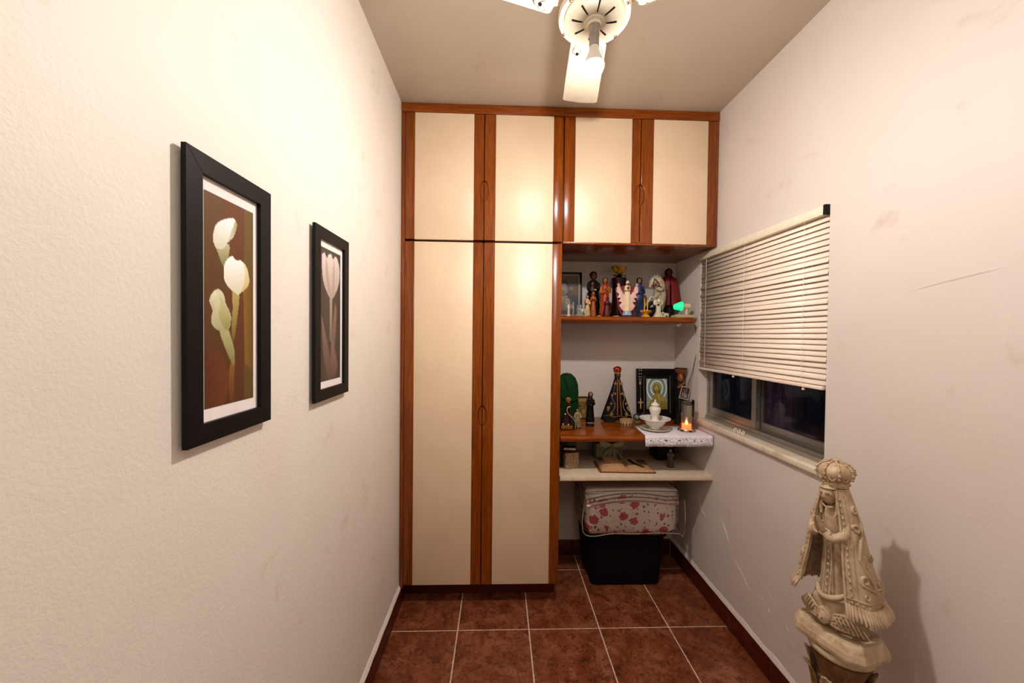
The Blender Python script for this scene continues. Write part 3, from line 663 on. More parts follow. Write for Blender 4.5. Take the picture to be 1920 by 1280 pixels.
for a in (10, 190, 265):
    c_, s_ = math.cos(R(a)), math.sin(R(a)); MB().grid([[(c_*q*.05-s_*wd_*e, s_*q*.05+c_*wd_*e, .252+.014*math.sin(q*2.2)) for e in (-1, 0, 1)] for q, wd_ in ((0, .004), (.35, .014), (.7, .011), (1, .001))]).build('leaf', pm('1a120c', .5), r, smooth=60).modifiers.new('t', 'SOLIDIFY').thickness = .0012

# ---- white robed figurine with toothed sleeves
r = root('saint_figurine', 'white-robed figurine with raised arms, pink toothed sleeves, red cape and blue base', 'figurine', (.735, 2.135, Z1))
k_ = .000262; cx_, cz_ = 370, 1190
def cpt(L): return [((x-cx_)*k_, (cz_-y)*k_) for x, y in L]
MB().lathe([(0, 0), (.036, 0), (.037, .006), (.032, .009), (0, .009)], 24, sy=.8, cap=False).build('base', pm('1a1014', .4), r)
MB().lathe([(0, .009), (.028, .009), (.029, .013), (.023, .030), (0, .032)], 24, sy=.8, cap=False).build('pedestal', pm('8ba4d0', .3), r)
pk = pm('e0bdb4', .5, 0, .08); hsl = [(325, 690), (275, 690), (228, 640), (215, 560), (192, 512), (150, 512), (136, 560), (130, 645), (190, 690), (146, 768), (228, 770), (176, 852), (258, 862), (196, 940), (240, 1020), (290, 1062), (330, 1050)]
for sd, nm in ((1, 'sleeve'), (-1, 'sleeve')):
    L = [(x if sd == 1 else 2*cx_-x, y) for x, y in hsl]; MB().prism(cpt(L), -.006, .010).build(nm, pk, r, bevel=.0022)
    hx = (cpt([(165 if sd == 1 else 2*cx_-165, 505)]))[0]; mm_ = MB(); mm_.tube([(hx[0], .0, hx[1]-.02), (hx[0]*1.0, -.004, hx[1]+.006)], [.007, .0055], 8, flat=.6)
    for q in range(4): mm_.tube([(hx[0]+(q-1.5)*.003, -.004, hx[1]+.003), (hx[0]+(q-1.5)*.004, -.005, hx[1]+.016-abs(q-1.5)*.002)], [.0017, .0012], 6)
    mm_.tube([(hx[0]-sd*-.004, -.005, hx[1]-.004), (hx[0]+sd*.010, -.008, hx[1]+.004)], [.002, .0014], 6); mm_.build('hand', pm('d8ae96', .5), r)
    for q in range(3): MB().tube([(cpt([((200+q*34) if sd == 1 else 2*cx_-200-q*34, 560+q*40)])[0][0], -.0065, cpt([(0, 560+q*40)])[0][1]), (cpt([((290) if sd == 1 else 2*cx_-290, 950)])[0][0], -.0065, cpt([(0, 950)])[0][1])], .0018, 6).build('fold', pk, r)
MB().lathe([(0, .032), (.019, .032), (.020, .06), (.018, .12), (.017, .150), (.018, .165), (.016, .178), (.007, .184), (0, .184)], 32, sy=.8, fold=lambda a, z: 1+.06*math.cos(9*a)*(z < .15), cap=False).build('robe', pm('e6cfa6', .5, 0, .05), r, smooth=60)
MB().lathe([(.0172, .147), (.0195, .148), (.0195, .152), (.0172, .153)], 24, sy=.85, cap=False).build('belt', pm('5a4020', .4), r)
MB().ball((0, -.0145, .166), .009, 12, 8, .9, .4, 1.1).build('breastplate', pm('5a3a1c', .5), r)
hd = MB(); head_mesh(hd, (0, -.003, .197), .0115); ho = hd.build('head', pm('e2c4b0', .5, 0, .03), r, smooth=70)
MB().ball((0, .002, .1985), .0128, 16, 10, 1, .95, 1.2, fn=lambda d: (d.x, max(d.y, -.35), d.z)).build('hair', pm('2a1a14', .6), r)
MB().ball((0, -.0115, .1885), .0052, 10, 8, 1, .7, 1.2).build('beard', pm('3a2418', .6), ho)
MB().prism([(-.030, .010), (.030, .010), (.050, .045), (.060, .10), (.070, .168), (.040, .176), (.012, .186), (-.012, .186), (-.040, .176), (-.066, .168), (-.056, .10), (-.046, .045)], .012, .018).build('red_cape', pm('7a0c0a', .55, 0, .15), r, bevel=.002)
# ---- blue mantled
figurine('brown-haired blue-robed figurine between the white-robed one and the horse', (.862, 2.29, Z1), .252, R(6), '3d4a86', '2c3460', skin='a06a50', hair='3a1c12', hairlong=True, arms='chest', base='2a1c1a', width=.85)
figurine('short grey-cream veiled figurine standing just before the blue-mantled one', (.800, 2.215, Z1), .118, R(-15), '7a6a52', '8a7c66', veil='8a7a64', skin='a88a6c', base='3a2c20', width=.95)
# ---- gold rods on ornate base
r = root('gilt_ornament', 'gilded ornament with two bright upright rods on a scalloped base', 'ornament', (.836, 2.115, Z1))
MB().lathe([(0, 0), (.024, 0), (.020, .010), (.012, .016), (.020, .022), (.030, .032), (.026, .038), (.012, .042), (0, .042)], 40, fold=lambda a, z: 1+.10*math.cos(8*a), cap=False).build('base', M['gold'], r)
for s in (-1, 1): MB().lathe([(0, .036), (.0045, .036), (.003, .05), (.0034, .075), (.0028, .104), (.0035, .107), (0, .112)], 12, c=(s*.0085, -.003, 0), cap=False).build('rod', M['gold'], r)
for k in range(8): MB().ball((.028*math.cos(k*pi/4), .028*math.sin(k*pi/4), .034), .004, 8, 6).build('bead', M['gold'], r)
# ---- horse and rider's beast
r = root('horse_figurine', 'white rearing horse figurine with dark red bridle, left of the red-cloaked statue', 'figurine', (.930, 2.222, Z1))
r.scale = (.92, .92, .92); wh = pm('b5a68a', .25, 0, .12, .4); rd = pm('4a120c', .5)
mb = MB()
mb.tube([(.030, .01, .075), (.032, .005, .11), (.034, 0, .150), (.030, -.008, .190), (.022, -.012, .222), (.004, -.018, .243), (-.020, -.024, .235), (-.034, -.026, .212), (-.040, -.026, .196)], [.030, .040, .042, .036, .036, .036, .026, .015, .011], 16, 26)
for s in (-1, 1): mb.lathe([(0, 0), (.006, 0), (.005, .010), (0, .02)], 8, c=(.004+s*.010, -.012, .268), cap=False)
body = mb.build('body', wh, r, smooth=60)
for P, rr in (([(.012, -.02, .165), (-.014, -.036, .130), (-.034, -.036, .136), (-.048, -.034, .118), (-.056, -.034, .098)], [.013, .010, .008, .007, .008]), ([(.026, -.028, .150), (.004, -.044, .112), (-.016, -.042, .118), (-.026, -.040, .094)], [.013, .010, .008, .007]),
              ([(.034, .0, .09), (.046, -.006, .06), (.036, .0, .035), (.040, 0, .022)], [.018, .013, .009, .009]), ([(.024, .01, .09), (.014, .01, .06), (.024, .014, .035), (.020, .012, .022)], [.018, .012, .009, .009])): MB().tube(P, rr, 10, 14).build('leg', wh, r, smooth=60)
MB().tube([(.056, .01, .11), (.066, .012, .09), (.060, .012, .05)], [.006, .010, .003], 8, 10).build('tail', wh, r, smooth=60)
for P in ([(-.022, -.0535, .252), (-.026, -.052, .235), (-.028, -.046, .210)], [(-.040, -.041, .204), (-.028, -.046, .207), (.0, -.052, .206), (.026, -.049, .198)], [(-.022, -.0535, .250), (-.006, -.0565, .232), (.010, -.054, .212)], [(-.006, -.046, .178), (.018, -.05, .170), (.045, -.044, .176)]): MB().tube(P, .0032, 6, 12).build('bridle', rd, r)
MB().tube([(-.022, -.052, .112), (.012, -.054, .152), (.046, -.050, .196)], .0026, 6).build('lance', pm('8c8878', .3, .4), r)
MB().ball((.0, 0, .034), .05, 22, 14, 1.15, .7, .78, fn=lambda d: (d.x*(1+.12*math.sin(7*d.z+3*d.x)), d.y*(1+.1*math.sin(9*d.x)), d.z*(1+.1*math.sin(6*d.y+5*d.x)) if d.z > 0 else max(d.z, -.86))).build('rock', pm('0a0908', .5), r, smooth=60)
MB().tube([(-.055, -.02, .0065), (-.062, -.026, .045), (-.046, -.035, .088), (-.020, -.040, .10), (.006, -.038, .092)], [.012, .014, .013, .011, .006], 10, 18).build('serpent', pm('14110f', .4), r, smooth=60)
# ---- white little figure with broad head-dress
r = root('angel_figurine', 'small white figurine with broad rounded head-dress before the horse', 'figurine', (.918, 2.135, Z1))
wt = pm('c8bda6', .3, 0, .06, .3)
MB().lathe([(0, 0), (.028, 0), (.030, .006), (.020, .020), (.014, .034), (.0135, .062), (.015, .074), (.010, .084), (0, .086)], 30, fold=lambda a, z: 1+.08*math.cos(7*a)*(z < .04), cap=False).build('robe', wt, r, smooth=60)
hd = MB(); head_mesh(hd, (-.001, -.008, .094), .0125); hd.build('head', wt, r, smooth=70)
for s in (-1, 1): MB().ball((s*.016, .002, .088), .0145, 14, 10, 1, .55, 1.25, fn=lambda d: (d.x, d.y, d.z-.25*abs(d.x))).build('wing', wt, r, smooth=60)
MB().ball((-.006, -.0145, .072), .006, 10, 8).build('bird', pm('1a1410', .5), r)
MB().lathe([(0, 0), (.016, 0), (.017, .003), (.012, .010), (0, .012)], 16, c=(.018, -.010, 0), sx=1.4, cap=False).build('flower_mound', pm('b9c0a8', .4, 0, .3), r)
# small white-green nativity animals
r = root('lamb_figurine', 'tiny white lamb figurine beside the small white figurine', 'figurine', (.962, 2.13, Z1))
mb = MB(); mb.ball((0, 0, .017), .012, 14, 10, 1.5, .8, .85); mb.ball((-.019, -.002, .026), .007, 12, 8, 1.2, .8, 1); mb.build('body', wt, r, smooth=60)
for x, y in ((-.010, -.005), (-.010, .005), (.011, -.005), (.011, .005)): MB().tube([(x, y, .011), (x, y, .0005)], .0028, 8).build('leg', wt, r)
for k, (dx, c_) in enumerate(((0, 'small pale shell piece lying left of the green lamp base'), (.026, 'tiny grey stone piece touching the green lamp base'))):
    o = MB().ball((0, 0, .005), .010, 12, 8, 1.1, .8, .5, fn=lambda d: (d.x, d.y, d.z*(1+.2*math.cos(5*d.x)))).build('pebble', pm('a7a090', .5), None, loc=(.985+dx*.8, 2.10, Z1)); tag(o, c_, 'ornament')
# ---- large red cloak statue
r = figurine('large statue in wide dark red cloak with gold dots, behind the green lamp', (1.060, 2.322, Z1), .315, R(-8), '1a0a08', None, hood='2a0c08', skin='5a2c1c', hair='1a0c08', width=.9, arms='pray', arm_col='5a0a08', base='1a0c08')
H_ = .315; ts = [.24, .27, .32, .5, .7, .8, .86]; mb = MB()
shell(mb, [t*H_ for t in ts], [.052, .080, .077, .066, .056, .046, .020], [.040, .056, .055, .05, .046, .040, .022], R(176), .0025, 34, .05, 9); mb.build('cloak', pm('74080a', .55, 0, .15), r, smooth=60)
for k in range(16):
    a = R(-150+300*k/15+4); MB().ball((.078*math.sin(a), .062*math.cos(a), .084+.004*math.sin(k)), .0022, 8, 6).build('gold_bead', M['gold'], r)
# ---- green lamp
r = root('green_spot_lamp', 'small lamp with glowing green bulb on a cream stand, top shelf', 'lamp', (1.062, 2.118, Z1))
MB().box(-.058, .058, -.022, .022, 0, .016).build('base', pm('b8a88c', .5, 0, .05), r, bevel=.002)
MB().tube([(.014, 0, .016), (.014, 0, .062)], .0075, 14).build('post', pm('d8c49c', .45, 0, .04), r)
MB().tube([(-.012, 0, .0655), (.004, 0, .0655), (.030, 0, .0655), (.034, 0, .0655)], [.012, .016, .016, .010], 18).build('socket', pm('d8c49c', .45, 0, .04), r)
MB().tube([(-.016, 0, .0655), (-.012, 0, .0655)], [.026, .013], 20).build('bulb_neck', pm('0c8a20', .3), r)
MB().tube([(-.060, 0, .0610), (-.058, 0, .0610), (-.022, 0, .0655), (-.016, 0, .0655)], [.010, .015, .025, .027], 20).build('green_bulb', M['green_glow'], r)

# ================================================================ desk shelf
Z2 = SH2+.0005
# green draped cloth figure next to the wardrobe
r = root('draped_statue', 'dark green cloth hood draped over a form, half hidden by the wardrobe edge', 'statue', (.402, 2.20, Z2))
gm = pm('06320f', .8, 0, .25)
MB().lathe([(0, 0), (.055, 0), (.066, .03), (.072, .10), (.070, .15), (.074, .19), (.068, .235), (.050, .275), (.026, .298), (0, .303)], 40, sy=.7, fold=lambda a, z: 1+.05*math.cos(5*a+z*20), cap=False).build('cloth', gm, r, smooth=70)
MB().tube([(.060, -.03, .155), (.020, -.055, .150), (-.03, -.052, .160)], .007, 8, 14).build('fold', gm, r, smooth=60); MB().tube([(.005, -.052, .165), (.0, -.052, .22), (-.02, -.036, .275)], .006, 8, 12).build('fold', gm, r, smooth=60)
# beaded small dark madonna
def bead_string(P, n, rr, mat, parent, name='rosary_bead'):
    C = catmull(P, n); mb = MB()
    for p in C: mb.ball(tuple(p), rr, 8, 5)
    return mb.build(name, mat, parent, smooth=60)
def cone_madonna(label, loc, H, rw, rz, robe, trim, crown_col, hem=True):
    r = root('madonna_statue', label, 'statue', loc, rz)
    MB().lathe([(0, 0), (rw*.8, 0), (rw*.82, H*.02), (rw*.7, H*.035), (0, H*.035)], 28, sy=.55, cap=False).build('base', pm('6a4a18', .4), r)
    MB().lathe([(0, H*.03), (rw*.42, H*.03), (rw*.30, H*.3), (rw*.2, H*.6), (rw*.12, H*.8), (0, H*.8)], 24, sy=.6, cap=False).build('robe', pm('3a0c10', .5, 0, .2), r, smooth=60)
    zs = [.035*H, .1*H, .3*H, .55*H, .72*H, .80*H, .83*H]; rl = [rw, rw*.93, rw*.70, rw*.40, rw*.22, rw*.14, rw*.05]
    mb = MB(); shell(mb, zs, rl, [q*.5+.008 for q in rl], R(166), .0025, 44, .02, 9); mb.build('mantle', robe, r, smooth=60)
    hr = H*.045; hd = MB(); head_mesh(hd, (0, -H*.03, H*.815), hr); hd.build('head', pm('4a2818', .5), r, smooth=70)
    mb = MB(); mb.ball((0, -H*.01, H*.82), hr*1.25, 16, 10, 1, 1, 1.2, fn=lambda d: (d.x, max(d.y, -.4), d.z)); mb.build('veil', robe, r, smooth=60)
    cw = H*.105
    if crown_col:
        c = MB(); c.lathe([(cw*.42, H*.865), (cw*.5, H*.87), (cw*.62, H*.90), (cw*.68, H*.94), (cw*.55, H*.965), (cw*.2, H*.985), (0, H*.988)], 32, fold=lambda a, z: 1+.07*math.cos(8*a), cap=False); c.build('crown', crown_col, r, smooth=50)
        MB().lathe([(cw*.44, H*.855), (cw*.52, H*.858), (cw*.52, H*.872), (cw*.44, H*.876)], 28, cap=False).build('crown_band', M['gold'], r)
        for k in range(8):
            a = k*pi/4; MB().tube([(cw*.52*math.cos(a), cw*.52*math.sin(a), H*.872), (cw*.70*math.cos(a), cw*.70*math.sin(a), H*.935), (cw*.3*math.cos(a), cw*.3*math.sin(a), H*.982)], .0016, 6, 8).build('crown_arch', M['gold'], r)
    return r, zs, rl
tr = pm('a8802c', .4, .4); bd = pm('cfc4ae', .3)
r, zs, rl = cone_madonna('crowned dark madonna statue in a black conical mantle embroidered in gold', (.725, 2.262, Z2), .345, .098, R(0), pm('0a0a16', .7, 0, .3), tr, pm('8a0f12', .2, .3))
def onm(u, t, rl_=rl, zs_=zs):  # u: fraction of half width at the front (-1..1), t: height
    z = t; a = rl_[0]
    for q in range(len(zs_)-1):
        if zs_[q] <= z <= zs_[q+1]: a = rl_[q]+(rl_[q+1]-rl_[q])*(z-zs_[q])/(zs_[q+1]-zs_[q])
    x = a*u*.97; return (x, -(a*.5+.008)*math.sqrt(max(0, 1-u*u*.94))-.0018, z)
for s in (-1, 1):
    MB().tube([onm(s*.30, .285), onm(s*.24, .26), onm(s*.20, .2), onm(s*.16, .12), onm(s*.15, .05)], .0022, 6, 20).build('gold_trim', tr, r)
    bead_string([onm(s*.75, .25), onm(s*.72, .19), onm(s*.75, .15), onm(s*.42, .12), onm(s*.40, .09), onm(s*.6, .06)], 34, .0017, bd, r, 'bead_embroidery')
    for (u, t, q) in ((.62, .235, .011), (.48, .175, .009), (.80, .165, .008), (.72, .115, .010), (.55, .055, .013)):
        p = onm(s*u, t); m = MB(); L = []
        for k in range(12): rr = q*(1 if k % 2 == 0 else .5); L.append((p[0]+rr*math.cos(k*pi/6+.3), p[2]+rr*math.sin(k*pi/6+.3)))
        m.prism(L, p[1]-.002, p[1]+.006); m.build('embroidered_flower', tr, r)
    p = onm(s*.82, .085); MB().box(p[0]-.009, p[0]+.009, p[1]-.002, p[1]+.008, p[2]-.015, p[2]+.013).build('gold_patch', tr, r, bevel=.001)
bead_string([onm(u, .042+.004*math.cos(9*u)) for u in [-.98+.14*k for k in range(15)]], 60, .0019, tr, r, 'hem_beads')
MB().box(-.010, .010, -.020, -.012, .05, .27).build('front_panel', pm('3c0a10', .5), r, bevel=.003)
r, zs2, rl2 = cone_madonna('small dark madonna statue with gold base and a pale rosary, beside the wardrobe', (.392, 2.085, Z2), .178, .052, 0, pm('2a1410', .6, 0, .3), tr, pm('6a3a1a', .4))
MB().box(-.046, .018, -.044, -.028, .004, .026).build('gilt_plinth', pm('8a5a10', .35, .5), r, bevel=.003)
f2 = lambda u, t: (lambda p: (p[0], p[1]-.002, p[2]))(onm(u, t, rl2, zs2))
bead_string([f2(-.55, .125), f2(-.2, .122), f2(.3, .128), f2(.8, .125)], 18, .0021, bd, r); bead_string([f2(-.6, .12), f2(-.5, .10), f2(.2, .078), f2(.55, .07), (.032, -.034, .045), (.036, -.036, .008)], 30, .0022, pm('b8b0a4', .3), r)
for (u, t) in ((-.8, .085), (-.75, .03), (-.1, .03), (.3, .02)): MB().ball(f2(u, t), .0045, 10, 8).build('pearl', pm('e8e0d0', .2), r)
# little clear angel
figurine('little grey-gold figurine with glints standing right of the small rosary madonna', (.448, 2.10, Z2), .108, 0, '8a7a58', 'a89a78', skin='a88c68', hair='6a5a3c', arms='down', base='3a3428', rough=.12, width=1.15)
def gold_art():
    a = Art(30, 46, [(0, 0), (60, 0), (60, 90), (0, 90)], '6a5018'); a.poly([(5, 5), (55, 5), (55, 18), (5, 18)], '9a7c38'); a.ell(28, 38, 13, 13, '8e6c2c'); a.ell(28, 38, 7, 8, '4a3410'); a.poly([(14, 52), (46, 50), (52, 90), (8, 90)], '5a4416', '8a6c2c', (0, 1)); a.ell(44, 62, 8, 10, '9c8040'); a.speck(.3, 9); return a
leaning_frame('icon_picture', 'small gilt icon picture leaning on the wall behind the nun figurine', .520, 2.340, Z2, .105, .138, .006, gold_art(), pm('2c1e0c', .5), 5, 0, .001)
figurine('black-habited nun figurine with white collar and pale hem, before the small gilt icon', (.533, 2.150, Z2), .196, R(4), '0c0808', '0e0a0a', veil='120a08', skin='a06a50', arms='chest', base='1a1210', belt=None, width=.80, hem='9a8a80', base_h=.07)
# drum box
r = root('gift_box', 'small round cream box with a brown triangle pattern, in front of the gold-embroidered madonna', 'box', (.752, 2.165, Z2))
MB().lathe([(0, 0), (.037, 0), (.038, .002), (.038, .028), (0, .028)], 32, sy=.75, cap=False).build('box_body', pm('c0a074', .6), r)
MB().lathe([(0, .028), (.0395, .028), (.0395, .035), (.0385, .037), (.030, .037), (.028, .033), (0, .033)], 32, sy=.75, cap=False).build('lid', pm('a98a5c', .6), r)
for k in range(14):
    a = 2*pi*k/14; c = Vector((.0385*math.cos(a), .0385*.75*math.sin(a), 0)); tdir = Vector((-math.sin(a), .75*math.cos(a), 0)).normalized()*.0065; nn = Vector((math.cos(a), math.sin(a), 0))*.0006
    MB().add([c-tdir+Vector((0, 0, .004)), c+tdir+Vector((0, 0, .004)), c+Vector((0, 0, .024)), c-tdir+nn+Vector((0, 0, .004)), c+tdir+nn+Vector((0, 0, .004)), c+nn+Vector((0, 0, .024))], [(0, 2, 1), (3, 4, 5), (0, 1, 4, 3), (1, 2, 5, 4), (2, 0, 3, 5)]).build('triangle_inlay', pm('4a2a18', .6), r)
# snow globe
r = root('glass_globe', 'small clear glass globe with angel wings, between the gold-embroidered madonna and the portrait', 'ornament', (.835, 2.215, Z2))
MB().lathe([(0, 0), (.020, 0), (.022, .008), (.014, .018), (0, .018)], 22, cap=False).build('base', pm('6a5a34', .3), r)
MB().ball((0, 0, .038), .023, 20, 14).build('globe', M['glass'], r); MB().ball((0, 0, .036), .010, 12, 8, rz=1.4).build('core', pm('9ab0b4', .2), r)
for s in (-1, 1): MB().prism([(s*.012, .03), (s*.036, .046), (s*.044, .070), (s*.030, .060), (s*.014, .052)][::s], .004, .0065).build('wing', M['glass'], r, bevel=.0008)
# framed portrait
def portrait_art():
    a = Art(80, 106, [(277, 308), (588, 325), (572, 720), (262, 690)], '8fa39c')
    a.poly([(277, 308), (588, 325), (580, 600), (266, 600)], '98aca8', '7f958a', (0, 1))
    a.ell(425, 435, 152, 170, 'e8f4f2', .90); a.ell(425, 435, 137, 152, '7d938e', 0); a.ell(425, 435, 96, 100, 'e4efec', .84); a.ell(425, 435, 81, 84, '8d9a6c', 0)
    a.ell(420, 440, 62, 66, 'a0a060', 0)
    a.poly([(370, 470), (372, 430), (385, 398), (420, 384), (455, 396), (470, 430), (472, 470), (480, 510), (440, 500), (390, 500)], '6f6a2c', '5c5624', (0, 1), 30)
    a.ell(422, 440, 30, 42, 'b3a052'); a.ell(423, 468, 22, 18, '8b7a38'); a.ell(411, 434, 5, 3, '4a4018'); a.ell(434, 434, 5, 3, '4a4018'); a.poly([(418, 440), (426, 440), (428, 454), (415, 454)], 'c0ae60'); a.ell(422, 463, 9, 3, '6a5424')
    a.poly([(330, 600), (372, 525), (400, 500), (450, 500), (510, 545), (560, 610), (572, 720), (262, 720), (290, 640)], '9c8c40', '80702c', (0, 1), 30)
    a.poly([(470, 560), (520, 570), (548, 592), (520, 612), (478, 600)], 'b09c50', 'a08c40', (0, 1), 20); a.poly([(440, 520), (455, 520), (470, 700), (450, 700)], 'c4b468', '907c38', (0, 1)); a.speck(.15, 6); return a
pf = leaning_frame('framed_portrait', 'black double-framed portrait of a haloed figure with white rings, behind the white jar', 1.003, 2.315, Z2, .262, .320, .042, portrait_art(), M['frame'], 4, 0, .022, '0e0a0c')
MB().box(-.085, .085, .0035, .0052, .038, .0405).build('gilt_line', pm('8a7a60', .4), pf)
for a_, b_ in (((-.085, .04), (-.083, .282)), ((.083, .04), (.085, .282)), ((-.085, .28), (.085, .282))): MB().box(a_[0], b_[0], .0030, .0055, a_[1], b_[1]).build('gilt_line', pm('8a7a60', .4), pf)
r = root('rosary', 'pale bead rosary with gold crucifix hanging on the black portrait frame', 'rosary', (.892, 2.329, Z2+.303)); r.rotation_euler = (R(-4), 0, 0)
for s in (-1, 1): bead_string([(s*.005, .009, .0205), (s*.006, .001, .0195), (s*.006, -.002, .012), (s*.006, -.001, -.03), (s*.004, -.001, -.060)], 9, .0036, pm('b8a88e', .4), r)
bead_string([(0, -.001, -.085), (0, -.001, -.165)], 7, .0028, pm('a8987c', .4), r)
MB().ball((0, -.001, -.075), .008, 14, 8, 1, .4, 1.2).build('medal', pm('a8947a', .3, .3), r)
m = MB(); m.box(-.0035, .0035, -.004, -.0005, -.235, -.170); m.box(-.016, .016, -.004, -.0005, -.200, -.193); m.build('crucifix', pm('c8a468', .35, .3), r, clean=False, bevel=.001)
m = MB(); m.ball((0, -.0045, -.190), .0028, 8, 6); m.tube([(0, -.005, -.193), (0, -.005, -.222)], [.003, .0018], 6); m.tube([(-.013, -.005, -.190), (0, -.005, -.196), (.013, -.005, -.190)], .0014, 6); m.build('corpus', pm('dcc090', .35, .3), r)
# dark carved figure with a bowl head, hanging card
r = root('carved_figure', 'tall black carved figurine with an orange-brown bowl on its head, at the right wall', 'figurine', (1.096, 2.215, Z2))
dk = pm('120b09', .45, 0, .2); br_ = pm('8a4618', .35, 0, .15)
MB().lathe([(0, 0), (.032, 0), (.033, .01), (.026, .02), (.024, .10), (.028, .18), (.031, .225), (.024, .245), (.012, .262), (0, .262)], 26, sy=.8, fold=lambda a, z: 1+.04*math.cos(6*a), cap=False).build('robe', dk, r, smooth=60)
hd = MB(); head_mesh(hd, (-.003, -.008, .278), .021, long=1.35); hd.build('head', br_, r, smooth=70)
MB().ball((.004, .006, .282), .026, 16, 10, fn=lambda d: (d.x, max(d.y, -.3), d.z)).build('hair', dk, r)
MB().lathe([(0, .302), (.014, .302), (.030, .315), (.036, .330), (.034, .331), (.026, .318), (0, .310)], 28, cap=False).build('bowl', br_, r)
MB().lathe([(.034, .328), (.037, .330), (.036, .335), (.033, .334)], 28, cap=False).build('bowl_rim', pm('2a120a', .4), r)
MB().tube([(-.024, -.02, .22), (-.012, -.034, .235), (.008, -.034, .25)], .007, 8, 10).build('arm', br_, r)
def card_art():
    a = Art(26, 34, [(0, 0), (60, 0), (60, 80), (0, 80)], '3a3230'); a.ell(30, 26, 13, 15, '6a5448'); a.poly([(12, 40), (48, 40), (54, 80), (6, 80)], '8a8280', '50484a', (0, 1)); a.ell(40, 60, 8, 12, 'a89890'); a.speck(.35, 3); return a
r = root('picture_card', 'small white-edged picture card tied to the black carved figurine', 'card', (1.094, 2.172, Z2+.155)); r.rotation_euler = (0, R(13), 0)
MB().box(-.028, .028, 0, .0012, 0, .075).build('card', pm('c8bfb4', .6, 0, .04), r); card_art().build('print', r, (-.0245, -.0004, .0715), (.049, 0, 0), (0, 0, -.068))
MB().tube([(-.004, .0, .074), (0, -.002, .098), (.008, .0, .074)], .0008, 5).build('string', pm('9a8a70', .7), r)
# lace cloth
r = root('lace_cloth', 'white lace-edged cloth laid over the right end of the middle shelf', 'cloth', (.95, 1.95, Z2))
t = NT('lace'); v = t.coord(); sp = t.n('ShaderNodeSeparateXYZ'); t.l(v, sp.inputs[0])
wv = t.n('ShaderNodeTexVoronoi', feature='DISTANCE_TO_EDGE'); mp = t.n('ShaderNodeMapping'); mp.inputs['Scale'].default_value = (60, 1, 95); t.l(v, mp.inputs[0]); t.l(mp.outputs[0], wv.inputs['Vector']); wv.inputs['Scale'].default_value = 1
holes = t.ramp(wv.outputs['Distance'], [(.03, (.30, .25, .30)), (.09, (1, 1, 1))])
nz = t.noise(v, 55, 2); hs = t.ramp(nz, [(.56, (1, 1, 1)), (.60, (.25, .2, .25))])
band = t.n('ShaderNodeMapRange'); t.l(sp.outputs[2], band.inputs[0]); band.inputs[1].default_value = -.030; band.inputs[2].default_value = -.024
band2 = t.n('ShaderNodeMapRange'); t.l(sp.outputs[2], band2.inputs[0]); band2.inputs[1].default_value = -.016; band2.inputs[2].default_value = -.022
ml = t.n('ShaderNodeMath', operation='MULTIPLY'); t.l(band.outputs[0], ml.inputs[0]); t.l(band2.outputs[0], ml.inputs[1])
b3 = t.n('ShaderNodeMapRange'); t.l(sp.outputs[2], b3.inputs[0]); b3.inputs[1].default_value = -.005; b3.inputs[2].default_value = -.012
mx = t.mix(ml.outputs[0], 'eee6ee', hs); hh = t.mix(b3.outputs[0], (1, 1, 1, 1), holes); mm3 = t.n('ShaderNodeMix', data_type='RGBA', blend_type='MULTIPLY'); mm3.inputs[0].default_value = .55; t.l(mx, mm3.inputs[6]); t.l(hh, mm3.inputs[7])
t.base(mm3.outputs[2]); t.setp(Roughness=.85); M['lace'] = t.m
P = []; n = 46
for i in range(n+1):
    u = i/n; row = []
    for k, (yy, zz) in enumerate([(.20, .0008), (.12, .0008), (.04, .0008), (-.016, .0008), (-.0225, -.001), (-.0245, -.008), (-.025, -.02), (-.026, -.035), (-.0265, -.052)]):
        xl = -.172+.0-.01*(1 if k > 3 else 0)+(.02-yy)*-.09 if k < 4 else -.180
        x = xl+(.183-xl)*u; z = zz
        if k == 8: z -= .0022*abs(math.sin(u*22))
        y = yy-(.0022*math.sin(u*17+k)+.0022 if k > 5 else 0)
        row.append((x, y, z))
    P.append(row)
o = MB().grid(P).build('cloth_sheet', M['lace'], r, smooth=80); o.modifiers.new('t', 'SOLIDIFY').thickness = .0006
# porcelain on the cloth
ZC = Z2+.0018
px_, py_ = .875, 2.055
o = MB().lathe([(0, 0), (.040, 0), (.062, .004), (.079, .0105), (.078, .0125), (.058, .008), (0, .0052)], 48, cap=False).build('saucer', M['porc'], None, loc=(px_, py_, ZC), smooth=50); tag(o, 'white porcelain saucer under the footed bowl', 'saucer')
o = MB().lathe([(0, 0), (.026, 0), (.030, .003), (.028, .010), (.042, .020), (.055, .036), (.060, .046), (.084, .058), (.083, .0615), (.056, .050), (.050, .045), (0, .044)], 48, cap=False).build('porcelain_bowl', M['porc'], None, loc=(px_, py_, ZC+.0062), smooth=50); tag(o, 'white porcelain footed bowl with wide rim holding the lidded jar', 'bowl')
r = root('lidded_jar', 'white porcelain baluster jar with knob lid standing in the bowl', 'jar', (px_, py_, ZC+.0508))
MB().lathe([(0, 0), (.024, 0), (.024, .004), (.017, .012), (.019, .028), (.029, .052), (.0315, .066), (.028, .076), (.018, .082), (.020, .086), (0, .086)], 40, cap=False).build('jar_body', M['porc'], r, smooth=50)
MB().lathe([(0, .0865), (.023, .0865), (.0235, .089), (.018, .097), (.008, .104), (.0035, .107), (.0055, .112), (.003, .118), (0, .119)], 36, cap=False).build('lid', M['porc'], r, smooth=50)
